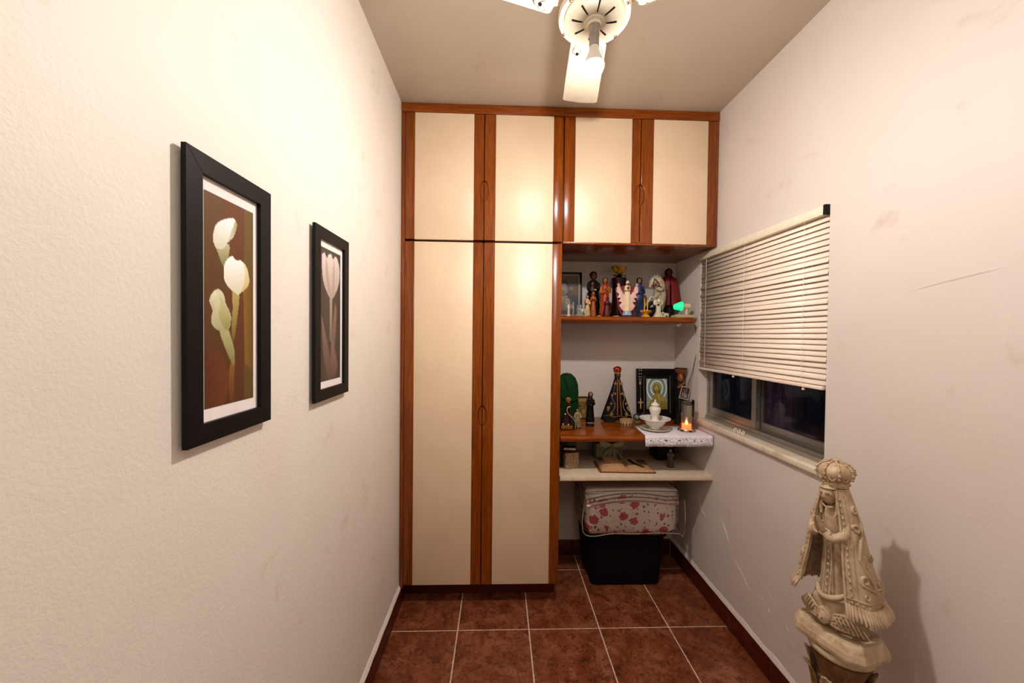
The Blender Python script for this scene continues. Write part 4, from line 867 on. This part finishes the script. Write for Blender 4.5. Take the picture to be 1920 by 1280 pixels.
# candle glass
r = root('candle_glass', 'tall clear glass candle holder with a lit candle on the lace cloth', 'candle', (1.045, 2.035, ZC))
MB().lathe([(0, 0), (.046, 0), (.047, .004), (.041, .010), (.040, .012), (0, .012)], 40, cap=False).build('foot', M['steel'], r)
MB().lathe([(.0385, .0125), (.039, .172), (.0375, .172), (.0375, .0135)], 40, cap=False).build('glass', M['glass'], r, smooth=50)
MB().lathe([(.0360, .148), (.0372, .149), (.0372, .156), (.0360, .157)], 36, cap=False).build('dark_band', pm('2a2018', .5), r)
MB().lathe([(0, .013), (.034, .013), (.034, .036), (.026, .034), (0, .032)], 28, cap=False).build('wax', M['wax'], r)
MB().lathe([(0, .034), (.006, .038), (.008, .045), (.004, .055), (0, .062)], 14, cap=False).build('flame', M['flame'], r)
# wire down the corner
tag(MB().tube([(0, 0, 0), (.012, -.01, -.12), (.0, .0, -.25), (-.02, .02, -.36), (-.03, .03, -.42)], .0022, 6, 30).build('power_cord', pm('6a4a34', .5), None, loc=(1.133, 2.135, 1.50)), 'thin brown power cord hanging down the right wall beside the window', 'cord')

# ================================================================ laminate shelf
Z3 = SH3+.0005
r = root('patterned_box', 'small upright box with beige speckled pattern beside the wardrobe on the lowest shelf', 'box', (.405, 2.065, Z3), R(10))
t = NT('speckle'); v = t.coord(); vo = t.n('ShaderNodeTexVoronoi', feature='DISTANCE_TO_EDGE'); t.l(v, vo.inputs['Vector']); vo.inputs['Scale'].default_value = 190; t.base(t.ramp(vo.outputs['Distance'], [(.05, '6a4a2c'), (.25, 'cdb18c')])); t.setp(Roughness=.6)
MB().box(-.040, .040, -.026, .026, 0, .088).build('box_body', t.m, r, bevel=.004)
tag(MB().box(-.040, .036, -.024, .022, 0, .010).build('notebook', pm('380d0c', .5), None, loc=(.402, 2.067, Z3+.0885), rot=(0, 0, R(14)), bevel=.001), 'thin dark red notebook lying on the patterned box', 'book')
r = root('prayer_book', 'small dark red book with white page edges on top of the notebook', 'book', (.398, 2.07, Z3+.0995), R(-6))
MB().box(-.034, .034, -.02, .02, .0, .002).build('cover', pm('3a0c10', .5), r); MB().box(-.034, .034, -.02, .02, .013, .015).build('cover', pm('3a0c10', .5), r); MB().box(-.032, .033, -.019, .019, .002, .013).build('pages', pm('c9b8a6', .7), r)
tag(MB().box(-.045, .045, -.03, .03, 0, .12).build('wooden_box', pm('4a2a10', .5, 0, .3), None, loc=(.415, 2.19, Z3), bevel=.003), 'dark brown wooden box behind the patterned box on the lowest shelf', 'box')
tag(MB().box(-.016, .016, -.03, .03, 0, .128).build('dark_bottle_box', pm('101512', .3, 0, .3), None, loc=(.345, 2.10, Z3), bevel=.003), 'narrow black-green carton squeezed against the wardrobe on the lowest shelf', 'box')
r = root('gift_bag', 'grey-green cloth-wrapped gift box tied with a bow, behind the open book', 'box', (.665, 2.24, Z3), R(3))
gg = pm('7c7c5a', .7, 0, .15)
MB().box(-.085, .075, -.05, .05, 0, .098).build('box_body', gg, r, bevel=.005)
for k, (x0, w_, ln) in enumerate(((-.045, .024, -.03), (-.012, .020, -.012), (.018, .022, .006), (.045, .018, .022))):
    P = []
    for i in range(9):
        tt = i/8; cx2 = x0*tt+.002; hw = .005+w_*.55*tt; P.append([(cx2+ln*tt-hw, -.056-.003*tt, .088-.085*tt), (cx2+ln*tt-hw*.3, -.066-.006*tt, .088-.085*tt), (cx2+ln*tt+hw*.4, -.058, .088-.085*tt), (cx2+ln*tt+hw, -.065-.004*tt, .088-.085*tt)])
    MB().grid(P).build('ribbon_tail', pm('a5a482', .6), r, smooth=80).modifiers.new('t', 'SOLIDIFY').thickness = .0012
for s in (-1, 1):
    P = []
    for i in range(11):
        tt = i/10; rr = .034*math.sin(pi*min(tt*1.02, 1))**.7*.5+.004; P.append([(s*.075*math.sin(tt*pi*.5)+.002, -.066+rr*.5*math.cos(a), .092+.018*tt+rr*math.sin(a)) for a in [2*pi*k/12 for k in range(12)]])
    MB().grid(P, closev=True).build('bow_loop', pm('a5a482', .6), r, smooth=80)
MB().ball((.002, -.066, .092), .011, 12, 8).build('bow_knot', pm('8a8a66', .6), r)
# open book
r = root('open_book', 'large old open book with yellowed pages lying on the lowest shelf', 'book', (.705, 2.06, Z3), R(-3))
cvr = pm('4a1a10', .5); pg = pm('c79a6c', .75, 0, .12, 0, 120); 
MB().box(-.150, .150, -.085, .085, 0, .0035).build('cover', cvr, r, bevel=.001)
for s in (-1, 1):
    prof = [(0, .0035), (.004, .022), (.02, .033), (.06, .036), (.10, .033), (.135, .026), (.143, .004)] if s == -1 else [(0, .0035), (.004, .014), (.02, .023), (.06, .025), (.10, .022), (.135, .016), (.143, .004)]
    MB().prism([(s*x, z) for x, z in prof], -.079, .079).build('page_block', pg, r, smooth=40)
t = NT('book_text'); v = t.coord((1, 150, 1)); sp = t.n('ShaderNodeSeparateXYZ'); t.l(v, sp.inputs[0]); wa = t.n('ShaderNodeTexWave', bands_direction='Y'); t.l(t.coord((1, 1, 1)), wa.inputs[0]); wa.inputs['Scale'].default_value = 60
nn = t.noise(t.coord((260, 30, 1)), 1, 1); t.base(t.mix(.5, t.ramp(wa.outputs['Fac'], [(.4, '9c7b5c'), (.55, 'a98a6e')]), t.ramp(nn, [(.45, 'a98a6e'), (.55, '7c5c44')]))); t.setp(Roughness=.8)
for s, zt_ in ((-1, .0345), (1, .0235)):
    P = []
    for i in range(9):
        u = i/8; x = s*(.012+.122*u); z = zt_+.0022-(.008*u*u)*(1 if s == -1 else .7)-(.006*(1-u)**3); P.append([(x, -.074, z), (x, .074, z)])
    o = MB().grid(P).build('open_page', t.m, r, smooth=60); o.modifiers.new('t', 'SOLIDIFY').thickness = .0006
MB().prism([(.030, .060), (.052, .06), (.060, .0), (.098, -.062), (.088, -.066), (.044, -.01)], .0262, .0276, ax='z').build('bookmark', pm('24101a', .6), r)
MB().tube([(-.150, -.085, .006), (-.150, .085, .006)], .004, 8).build('spine_band', pm('7a4a24', .5), r)
r = figurine('small dark metallic kneeling figurine with a bright head, right part of the lowest shelf', (.975, 2.07, Z3), .100, R(-20), '4a4032', '6a6048', skin='b8a888', hair='3a3428', arms='pray', base='2c261c', rough=.12, width=1.25)
tag(MB().box(-.055, .055, -.06, .06, 0, .09).build('black_case', pm('0d0807', .5), None, loc=(1.0, 2.24, Z3), bevel=.004), 'black box in the shade at the right rear of the lowest shelf', 'box')

# ================================================================ bin and comforter
r = root('storage_bin', 'black tapered plastic storage bin on the floor under the shelves', 'bin', (.735, 2.225, .0005))
def rr_rect(hx, hy, rad, z, n=5, cy=0):
    L = []
    for (sx, sy, a0) in ((1, 1, 0), (-1, 1, 90), (-1, -1, 180), (1, -1, 270)):
        for k in range(n+1): a = R(a0+90*k/n); L.append((sx*(hx-rad)+rad*math.cos(a), cy+sy*(hy-rad)+rad*math.sin(a), z))
    return L
bk = pm('020203', .7, 0, .1)
MB().grid([rr_rect(.16, .10, .02, 0), rr_rect(.197, .138, .025, .002), rr_rect(.200, .140, .025, .02), rr_rect(.222, .150, .025, .285), rr_rect(.232, .158, .025, .287), rr_rect(.232, .158, .025, .310), rr_rect(.225, .150, .02, .312), rr_rect(.0, .0, .0, .312)], closev=True).build('bin_body', bk, r, smooth=40)
for s in (-1, 1): MB().box(s*.19-.012, s*.19+.012, -.166, -.150, .25, .30).build('clip', bk, r, bevel=.003)
t = NT('rose_fabric'); v = t.coord((1, .35, 1))
nd = t.n('ShaderNodeTexNoise'); t.l(v, nd.inputs['Vector']); nd.inputs['Scale'].default_value = 60; va = t.n('ShaderNodeVectorMath', operation='MULTIPLY_ADD'); t.l(nd.outputs['Color'], va.inputs[0]); va.inputs[1].default_value = (.022, .022, .022); t.l(v, va.inputs[2])
def spots(scale, rad, keep, cols, seed):
    mp = t.n('ShaderNodeMapping'); mp.inputs['Location'].default_value = (seed, seed*.7, seed*.3); t.l(va.outputs[0], mp.inputs[0])
    vo = t.n('ShaderNodeTexVoronoi'); t.l(mp.outputs[0], vo.inputs['Vector']); vo.inputs['Scale'].default_value = scale; vo.inputs['Randomness'].default_value = .8
    lt = t.n('ShaderNodeMath', operation='LESS_THAN'); t.l(vo.outputs['Distance'], lt.inputs[0]); lt.inputs[1].default_value = rad
    sx_ = t.n('ShaderNodeSeparateColor'); t.l(vo.outputs['Color'], sx_.inputs[0]); l2 = t.n('ShaderNodeMath', operation='LESS_THAN'); t.l(sx_.outputs[0], l2.inputs[0]); l2.inputs[1].default_value = keep
    an = t.n('ShaderNodeMath', operation='MULTIPLY'); t.l(lt.outputs[0], an.inputs[0]); t.l(l2.outputs[0], an.inputs[1])
    md = t.n('ShaderNodeMath', operation='PINGPONG'); t.l(vo.outputs['Distance'], md.inputs[0]); md.inputs[1].default_value = rad/3.2
    ds = t.n('ShaderNodeMath', operation='MULTIPLY'); t.l(md.outputs[0], ds.inputs[0]); ds.inputs[1].default_value = 3.2/rad
    return an.outputs[0], t.ramp(ds.outputs[0], cols)
c = t.ramp(t.noise(v, 6, 2), [(.3, 'efe2d2'), (.7, 'f6ecdf')])
for args in ((46, .32, .5, [(0, '5c6a42'), (1, '8a8a62')], 3.1), (30, .30, .42, [(0, 'b8606a'), (1, 'd8a09a')], 1.3), (12, .30, .85, [(0, 'a81c38'), (.5, 'd87a80'), (1, 'b8304a')], 0), (60, .25, .2, [(0, '8a3040'), (1, 'b86a6a')], 5.5)):
    f, k = spots(*args); c = t.mix(f, c, k)
t.base(c); t.bump(t.noise(t.coord(), 45, 2), .25, .003); M['rose'] = t.setp(Roughness=.8)
CXm, CYm, CZm = .748, 2.185, .3165
r = root('comforter', 'folded cream comforter printed with red roses, packed in clear plastic on the black bin', 'bedding', (CXm, CYm, CZm))
def puff(x0, x1, y0, y1, z0, z1, e=.28, nu=40, nv=22, amp=.004, seed=0, sag=0):
    mb = MB(); cx, cy, cz = (x0+x1)/2, (y0+y1)/2, (z0+z1)/2; P = []
    sp_ = lambda a, e_: math.copysign(abs(a)**e_, a)
    for i in range(nv+1):
        ph = -pi/2+pi*i/nv; row = []
        for k in range(nu):
            th = 2*pi*k/nu; x = sp_(math.cos(ph), e)*sp_(math.cos(th), e); y = sp_(math.cos(ph), e)*sp_(math.sin(th), e); z = sp_(math.sin(ph), e)
            wv_ = amp*math.sin(7*th+3*ph+seed)*math.cos(5*ph+seed)
            zz = cz+z*(z1-z0)/2+wv_ - sag*(x*x)*(1 if z > 0 else 0)
            row.append((cx+x*((x1-x0)/2-amp)+wv_, cy+y*((y1-y0)/2-amp)+wv_, zz))
        P.append(row)
    return mb.grid(P, closev=True)
puff(-.262, .262, -.165, .145, .004, .205, .24, 72, 34, .003).build('folded_body', M['rose'], r, smooth=80)
whf = pm('f2e8de', .8, 0, .04)
for k, (z0, z1, s_, y0) in enumerate(((.172, .200, .018, -.168), (.192, .218, .018, -.163), (.210, .236, .014, -.158), (.226, .262, .010, -.150))):
    P = []; nx = 30
    for i in range(nx+1):
        u = i/nx; x = -.258+.512*u; arch = .026*math.sin(pi*min(1, u*1.15))-.018*(1-u)
        if k == 3: arch = .006*math.sin(pi*u)
        row = []
        for q in range(14):
            a = 2*pi*q/14; hy, hz = .150, (z1-z0)/2*(1-.3*abs(2*u-1)**6)
            yv = math.copysign(abs(math.cos(a))**.25, math.cos(a))*hy; row.append((x, y0+.150+yv, (z0+z1)/2+arch*(1 if k < 3 else 1)-.004+hz*math.copysign(abs(math.sin(a))**.7, math.sin(a))))
        P.append(row)
    mb = MB().grid(P, closev=True); n0 = len(P)*14; mb.f.append(list(range(14))); mb.f.append(list(range(n0-14, n0))); mb.build('fold_layer', whf if k != 1 else M['rose'], r, smooth=60)
    MB().tube([(p[7][0], p[7][1]-.0005, p[7][2]+.002) for p in P], .0022, 6).build('piping', pm('a04a50' if k in (0, 1) else '7a5a50', .7), r)
puff(-.274, .276, -.176, .152, -.0005, .272, .22, 72, 30, .004, 2).build('plastic_bag', M['plastic'], r, smooth=80)
weld = pm('b9a090', .25, 0, .1)
MB().tube([(-.268, -.150, .20), (-.270, -.165, .016), (-.1, -.170, .020), (0, -.171, .017), (.15, -.170, .020), (.255, -.168, .014), (.282, -.166, .006), (.288, -.174, .10), (.284, -.172, .205)], .0018, 6, 70).build('bag_seam', weld, r)
P = [[(.262, -.170, .015+.19*i/10), (.278+.004*math.sin(i*1.3), -.172, .010+.195*i/10), (.288+.003*math.sin(i), -.174, .005+.20*i/10)] for i in range(11)]
MB().grid(P).build('bag_flap', M['plastic'], r, smooth=80)

# ================================================================ garden-style madonna on its pedestal
ST = root('madonna_sculpture', 'antique cream plaster praying madonna with big crown and long embroidered mantle, by the right wall', 'sculpture', (.968, 1.008, .5690), R(-76)); ST.scale = (.94, .94, .94); ST.rotation_euler = (0, R(-2.5), R(-76))
S = M['stone']
def octo(hx, hy, c): return [(hx-c, -hy), (hx, -hy+c), (hx, hy-c), (hx-c, hy), (-hx+c, hy), (-hx, hy-c), (-hx, -hy+c), (-hx+c, -hy)]
b_ = MB(); b_.grid([[(x, y, z) for x, y in octo(*q)] for q, z in (((.097, .080, .03), 0), ((.099, .082, .03), .012), ((.096, .079, .03), .026), ((.094, .075, .028), .031), ((.088, .069, .026), .044), ((.084, .065, .026), .046))], closev=True); b_.f += [list(range(8)), list(range(40, 48))]
b_.build('base_slab', S, ST, smooth=0, bevel=.0015)
B0 = .045
def cloudf(d): return (d.x*(1+.07*math.sin(8*d.y+4*d.z)), d.y*(1+.07*math.sin(9*d.x+3*d.z)), d.z*(1+.05*math.sin(7*d.x)))
MB().ball((0, .004, B0+.052), .07, 40, 24, .98, .76, .92, fn=cloudf).build('cloud', S, ST, smooth=60)
for s in (-1, 1):
    pts = []
    for q in range(5):   # rolled cloud curls at the sides
        a = q/4*1.8*pi; pts.append((s*(.056+.010*math.cos(a)*(1-q/6)), -.030-.0, B0+.022+.010*math.sin(a)*(1-q/6)))
    MB().tube(pts, [.006, .006, .005, .005, .004], 8, 20).build('cloud_curl', S, ST, smooth=60)
# cherub
hd = MB(); head_mesh(hd, (.002, -.064, B0+.040), .0185, long=1.08); ch = hd.build('cherub_head', S, ST, smooth=70)
MB().ball((.002, -.060, B0+.046), .0205, 22, 14, fn=lambda d: (d.x*(1+.05*math.sin(14*d.z)), max(d.y, -.5)*(1+.05*math.sin(15*d.x)), d.z*(1+.04*math.sin(13*d.x)))).build('cherub_hair', S, ch, smooth=60)
for s in (-1, 1): MB().ball((.002+s*.006, -.0805, B0+.042), .0024, 8, 6).build('cherub_eye', M['stone_d'], ch)
for s in (-1, 1):
    P = []
    for i in range(13):
        u = i/12; cx = .002+s*(.016+.068*u); cz = B0+.040+.020*math.sin(u*pi*.9)-.016*u; hw = .022*math.sin(pi*(.18+.75*u))
        y = -.058+.046*u*u
        P.append([(cx, y-.003+.0022*math.sin(q*2.4+i*.6), cz-hw*1.3+hw*2.2*q/12) for q in range(13)])
    wg = MB().grid(P).build('cherub_wing', S, ST, smooth=40); sd = wg.modifiers.new('t', 'SOLIDIFY'); sd.thickness = .006; sd.offset = 0
    for q in range(7):
        u0 = .12+.12*q
        cx = .002+s*(.016+.068*u0); y = -.064+.046*u0*u0; zz = B0+.040+.020*math.sin(u0*pi*.9)-.016*u0; hw = .022*math.sin(pi*(.18+.75*u0))
        MB().tube([(cx, y, zz+hw*.8), (cx+s*.010, y+.0, zz), (cx+s*.018, y+.006, zz-hw*1.15)], [.0022, .0030, .0018], 6, 8).build('feather', S, wg, smooth=60)
# tunic and mantle
mz = [.118, .135, .17, .23, .30, .36, .40, .425, .445, .458]
ml_ = [.104, .100, .092, .079, .068, .056, .046, .038, .033, .030]
md_ = [.084, .080, .074, .064, .054, .048, .043, .040, .036, .032]
op = lambda z: R(140) if z > .40 else R(142)
def mprof(z):
    for q in range(len(mz)-1):
        if z <= mz[q+1]: k = max(0, (z-mz[q])/(mz[q+1]-mz[q])); return ml_[q]+(ml_[q+1]-ml_[q])*k, md_[q]+(md_[q+1]-md_[q])*k
    return ml_[-1], md_[-1]
def mfold(a, z): return 1+(.035*math.cos(6*a+.6)+.018*math.cos(13*a))*max(0, 1-(z-.118)/.28)
def mpt(a, z, off=0):
    l_, d_ = mprof(z); f = mfold(a, z); dz = -.014*math.sin(a)**2*max(0, 1-(z-.118)/.10) if z < .218 else 0
    # near the front opening the cloak swings outwards
    n = Vector((math.sin(a)*d_, math.cos(a)*l_, 0)).normalized()
    return Vector((l_*f*math.sin(a), d_*f*math.cos(a), .162+(z-.118)*.8706+dz))+n*off
A0 = R(143); n = 64; out = []; inn = []
zz_ = [.118+(.458-.118)*i/30 for i in range(31)]
for z in zz_:
    out.append([tuple(mpt(-A0+2*A0*k/n, z)) for k in range(n+1)]); inn.append([tuple(mpt(-A0+2*A0*k/n, z, -.006)) for k in range(n+1)])
P = [o_+i_[::-1] for o_, i_ in zip(out, inn)]; mb = MB(); mb.grid(P, closev=True); w_ = len(P[0]); tot = w_*len(P)
for st in (0, tot-w_):
    for k in range(n): mb.f.append([st+k, st+k+1, st+w_-2-k, st+w_-1-k])
man = mb.build('mantle', S, ST, smooth=60)
MB().lathe([(0, .06), (.046, .06), (.050, .075), (.044, .14), (.038, .22), (.034, .28), (.036, .33), (.036, .37), (.028, .395), (.014, .405), (.013, .42), (0, .42)], 60, sy=.86, fold=lambda a, z: 1+.055*math.cos(12*a)*max(0, 1-z/.33), cap=False).build('tunic', S, ST, smooth=60)
# front hem of the tunic curling outwards and central band
MB().tube([(-.040, -.026, .150), (-.02, -.046, .138), (.004, -.054, .140), (.028, -.046, .150), (.044, -.034, .165)], [.006, .008, .008, .008, .006], 10, 24).build('tunic_hem', S, ST, smooth=60)
for x in (-.009, .009): MB().tube([(x, -.052, .142), (x, -.043, .19), (x*.9, -.0355, .25), (x*.8, -.035, .31)], .0022, 6, 20).build('tunic_band', S, ST)
for q in range(8): z = .155+q*.019; y = -.050+.014*min(1, (z-.15)/.10); MB().ball((0, y, z), .0042, 8, 6, 1, .5, 1.3).build('band_jewel', S, ST)
# raised borders, hem cord, scrolls, fringe
for s in (-1, 1):
    a = s*(A0-.01)
    MB().tube([tuple(mpt(a, z, .001)) for z in [.119+.335*k/20 for k in range(21)]], .0034, 8).build('border_cord', S, man, smooth=60)
    a2 = s*(A0-.30); MB().tube([tuple(mpt(a2+s*.12*(z-.118)/.34*-1, z, .0005)) for z in [.122+.32*k/20 for k in range(21)]], .0018, 6).build('border_line', S, man, smooth=60)
    for q in range(17):
        z = .13+.0185*q; p = mpt(s*(A0-.155), z, .0); MB().tube([tuple(p+Vector((0, 0, -.0045))), tuple(p+Vector((s*.002, -.0025, 0))), tuple(p+Vector((0, 0, .0045)))], .0022, 6, 4).build('border_knot', S, man)
MB().tube([tuple(mpt(-A0+2*A0*k/90, .140, .001)) for k in range(91)], .0026, 6).build('hem_cord', S, man, smooth=60)
for k in range(34):
    a = -A0+.12+(2*A0-.24)*k/33; p = mpt(a, .131, .0005); MB().ball(tuple(p), .0034, 8, 6, 1, 1, .8).build('hem_boss', S, man)
fr = MB()
for k in range(74):
    a = -A0+.02+(2*A0-.04)*k/73; j = .004*math.sin(k*2.1); p0_, p1_ = mpt(a, .124, .0), mpt(a+.02*math.sin(k), .118, .006)
    q1 = Vector((p1_.x*1.04, p1_.y*1.04, p1_.z-.014+j*.4)); q2 = Vector((p1_.x*1.09, p1_.y*1.09, p1_.z-.028+j*.7)); fr.tube([tuple(p0_), tuple(q1), tuple(q2)], [.0040, .0044, .0026], 6, 5)
fr.build('fringe', S, man, smooth=60)
def scroll(seq, r0=.0046):
    MB().tube([tuple(mpt(a, z, .0012)) for a, z in seq], [r0*.7]+[r0]*(len(seq)-2)+[r0*.6], 8, 44).build('scroll_relief', S, man, smooth=60)
def sp(a0, z0, rad, s, turns=1.1, ph=0, k=9, az=9.0): return [(a0+s*rad*az*math.cos(ph+turns*2*pi*i/k)*(1-.75*i/k), z0+rad*math.sin(ph+turns*2*pi*i/k)*(1-.75*i/k)) for i in range(k+1)]
for s in (-1, 1):
    c0 = s*R(98)
    scroll([(s*R(112), .25), (s*R(104), .29), (s*R(88), .325), (s*R(80), .35), (s*R(84), .385)][::-1]+[]) 
    scroll([(s*R(86), .322)]+sp(s*R(104), .340, .014, s, 1.0, 0.4, 9, 14))
    scroll(sp(s*R(92), .395, .012, -s, 1.1, 1, 9, 16))
    scroll([(s*R(112), .255), (s*R(100), .215), (s*R(88), .185), (s*R(84), .16)])
    scroll([(s*R(96), .225)]+sp(s*R(74), .255, .014, s, 1.1, 3.6, 9, 12))
    scroll([(s*R(86), .165)]+sp(s*R(108), .195, .015, s, 1.1, 5.2, 9, 10))
    scroll([(s*R(88), .170)]+sp(s*R(62), .175, .014, -s, 1.1, 4.0, 9, 10))
    scroll(sp(s*R(112), .157, .010, s, 1.0, 2, 9, 10), .0028)
    scroll(sp(s*R(30), .20, .016, s, 1.1, 1, 9, 9)); scroll([(s*R(30), .22), (s*R(40), .28), (s*R(28), .33)])
# head, veil, hands, sleeves
hz = .437
hd = MB(); head_mesh(hd, (-.003, -.024, hz), .0240, long=1.25); ho = hd.build('head', S, ST, smooth=70)
MB().tube([(-.003, -.0455, hz+.005), (-.003, -.0500, hz-.004), (-.003, -.0475, hz-.0065)], [.0016, .0026, .0018], 8, 8).build('nose', S, ho, smooth=60)
for s in (-1, 1):
    MB().tube([(-.003+s*.0135, -.0425, hz+.0075), (-.003+s*.008, -.0468, hz+.0090), (-.003+s*.0035, -.0470, hz+.0075)], .0016, 6, 6).build('brow', S, ho, smooth=60)
    MB().tube([(-.003+s*.0115, -.0435, hz+.0035), (-.003+s*.0078, -.0468, hz+.0020), (-.003+s*.004, -.0455, hz+.0035)], .0017, 6, 6).build('eyelid', M['stone_d'], ho)
    MB().tube([(s*.018-.002, -.030, hz+.016), (s*.021-.002, -.026, hz), (s*.023-.002, -.024, hz-.02), (s*.022, -.030, hz-.045), (s*.018, -.036, hz-.06)], [.005, .006, .006, .005, .003], 8, 18).build('hair_lock', S, ST, smooth=60)
MB().tube([(-.008, -.0468, hz-.0117), (-.003, -.0485, hz-.0112), (.002, -.0468, hz-.0117)], .0015, 6, 6).build('lips', M['stone_d'], ho)
MB().tube([(.019*math.sin(a)-.002, -.022-.0215*math.cos(a), hz+.021) for a in [R(-80+160*k/12) for k in range(13)]], .0035, 8).build('veil_edge', S, ST, smooth=60)
mb = MB(); mb.ball((0, .002, hz+.004), .029, 26, 16, 1.02, 1.05, 1.2, fn=lambda d: (d.x, max(d.y, -.35), d.z)); mb.build('veil', S, ST, smooth=60)
MB().tube([(-.014, -.034, hz-.032), (0, -.040, hz-.036), (.014, -.034, hz-.032)], .0028, 6, 10).build('collar', S, ST)
for s in (-1, 1):
    MB().tube([(s*.038, -.012, .375), (s*.042, -.034, .335), (s*.026, -.058, .322), (s*.012, -.066, .335)], [.011, .013, .013, .0115], 14, 18).build('sleeve', S, ST, smooth=60)
    MB().tube([(s*.012+.0145*math.cos(a), -.0665+.004*math.sin(a), .336+.0145*math.sin(a)*.6) for a in [2*pi*k/12 for k in range(13)]], .0026, 6, cap=False).build('cuff', S, ST)
    h_ = MB(); b0 = Vector((s*.0055, -.068, .338)); dr = Vector((-s*.03, -.35, 1)).normalized()
    h_.tube([tuple(b0), tuple(b0+dr*.010), tuple(b0+dr*.024)], [.0075, .0095, .0085], 10, flat=.55, upv=(1, 0, 0))
    for q in range(4):
        o0 = Vector((0, (q-1.5)*.0042, 0)); ln = (.019, .023, .022, .018)[q]; h_.tube([tuple(b0+dr*.020+o0), tuple(b0+dr*(.022+ln*.55)+o0*.95), tuple(b0+dr*(.022+ln)+o0*.8)], [.0027, .0025, .0018], 6, 5)
    h_.tube([tuple(b0+dr*.008+Vector((0, .006, 0))), tuple(b0+dr*.020+Vector((0, .013, 0))), tuple(b0+dr*.030+Vector((0, .013, 0)))], [.0034, .0028, .0020], 6, 5)
    h_.build('hand', S, ST, smooth=60)
# crown
cz = hz+.030
MB().lathe([(.026, cz-.008), (.031, cz-.006), (.032, cz+.008), (.029, cz+.010)], 40, cap=False).build('crown_band', S, ST, smooth=40)
for k in range(14): MB().ball((.0325*math.cos(2*pi*k/14), .0325*math.sin(2*pi*k/14), cz+.001), .0032, 8, 6, 1, 1, .8).build('crown_bead', S, ST)
MB().lathe([(.027, cz+.008), (.036, cz+.018), (.0415, cz+.030), (.0415, cz+.042), (.036, cz+.053), (.024, cz+.062), (.008, cz+.066), (0, cz+.066)], 48, fold=lambda a, z: 1+.05*abs(math.cos(4*a)), cap=False).build('crown_dome', S, ST, smooth=60)
for k in range(8):
    a = k*pi/4
    pr = [(.031, .010), (.041, .022), (.0455, .034), (.043, .048), (.031, .061), (.012, .068)]
    MB().tube([(r_*math.cos(a), r_*math.sin(a), cz+z) for r_, z in pr], .0026, 6, 16).build('crown_rib', S, ST, smooth=60)
    for q in range(4): r_, z = pr[q+1]; MB().ball((r_*1.04*math.cos(a), r_*1.04*math.sin(a), cz+z), .0036, 8, 6).build('crown_bead', S, ST)
    a2 = a+pi/8; MB().tube([(.040*math.cos(a2-.26), .040*math.sin(a2-.26), cz+.026), (.0405*math.cos(a2), .0405*math.sin(a2), cz+.016), (.040*math.cos(a2+.26), .040*math.sin(a2+.26), cz+.026)], .0020, 6, 8).build('crown_swag', S, ST)
MB().ball((0, 0, cz+.070), .010, 14, 10, 1.2, 1, .7, fn=lambda d: (d.x*(1+.1*math.sin(9*d.x)), d.y, d.z)).build('crown_orb', S, ST, smooth=60)
# pedestal
PD = root('pedestal', 'brown carved plaster pedestal with leaf reliefs carrying the madonna sculpture', 'pedestal', (.970, 1.006, .0005), R(-76)); PD.scale = (.94, .94, 1.159); SD = M['stone_d']
MB().lathe([(0, .462), (.060, .462), (.078, .470), (.081, .478), (.078, .4855), (0, .4855)], 48, cap=False).build('top_rim', pm('cdbd9c', .5, 0, .15, 0, 30), PD, smooth=50)
MB().lathe([(0, .40), (.050, .400), (.056, .425), (.066, .448), (.074, .4615), (0, .4618)], 48, cap=False).build('capital', SD, PD, smooth=50)
MB().lathe([(0, .06), (.058, .06), (.060, .075), (.050, .10), (.046, .24), (.048, .37), (.056, .385), (.054, .3995), (0, .3998)], 48, fold=lambda a, z: 1+.03*math.cos(12*a)*(.11 < z < .36), cap=False).build('shaft', SD, PD, smooth=50)
MB().grid([rr_rect(.075, .065, .01, 0), rr_rect(.082, .072, .01, .001), rr_rect(.082, .072, .01, .045), rr_rect(.070, .062, .01, .0598), rr_rect(.001, .001, .001, .0599)], closev=True).build('plinth', SD, PD, smooth=40)
for k in range(8):
    a = k*pi/4+.2; c_, s_ = math.cos(a), math.sin(a); P = []
    for i in range(11):
        u = i/10; rr = .056+.030*u**2; z = .345+.105*u-.018*max(0, u-.7)/.3; hw = .021*math.sin(pi*(.22+.70*u))*(1+.12*math.sin(i*2.6)); row = []
        for q in range(7):
            e = (q-3)/3; rad = rr+.004*(1-e*e)-.0015*math.cos(q*3); row.append((rad*c_-hw*e*s_, rad*s_+hw*e*c_, z-.006*e*e))
        P.append(row)
    lf = MB().grid(P).build('acanthus_leaf', SD if k % 2 else S, PD, smooth=50); lf.modifiers.new('t', 'SOLIDIFY').thickness = .004
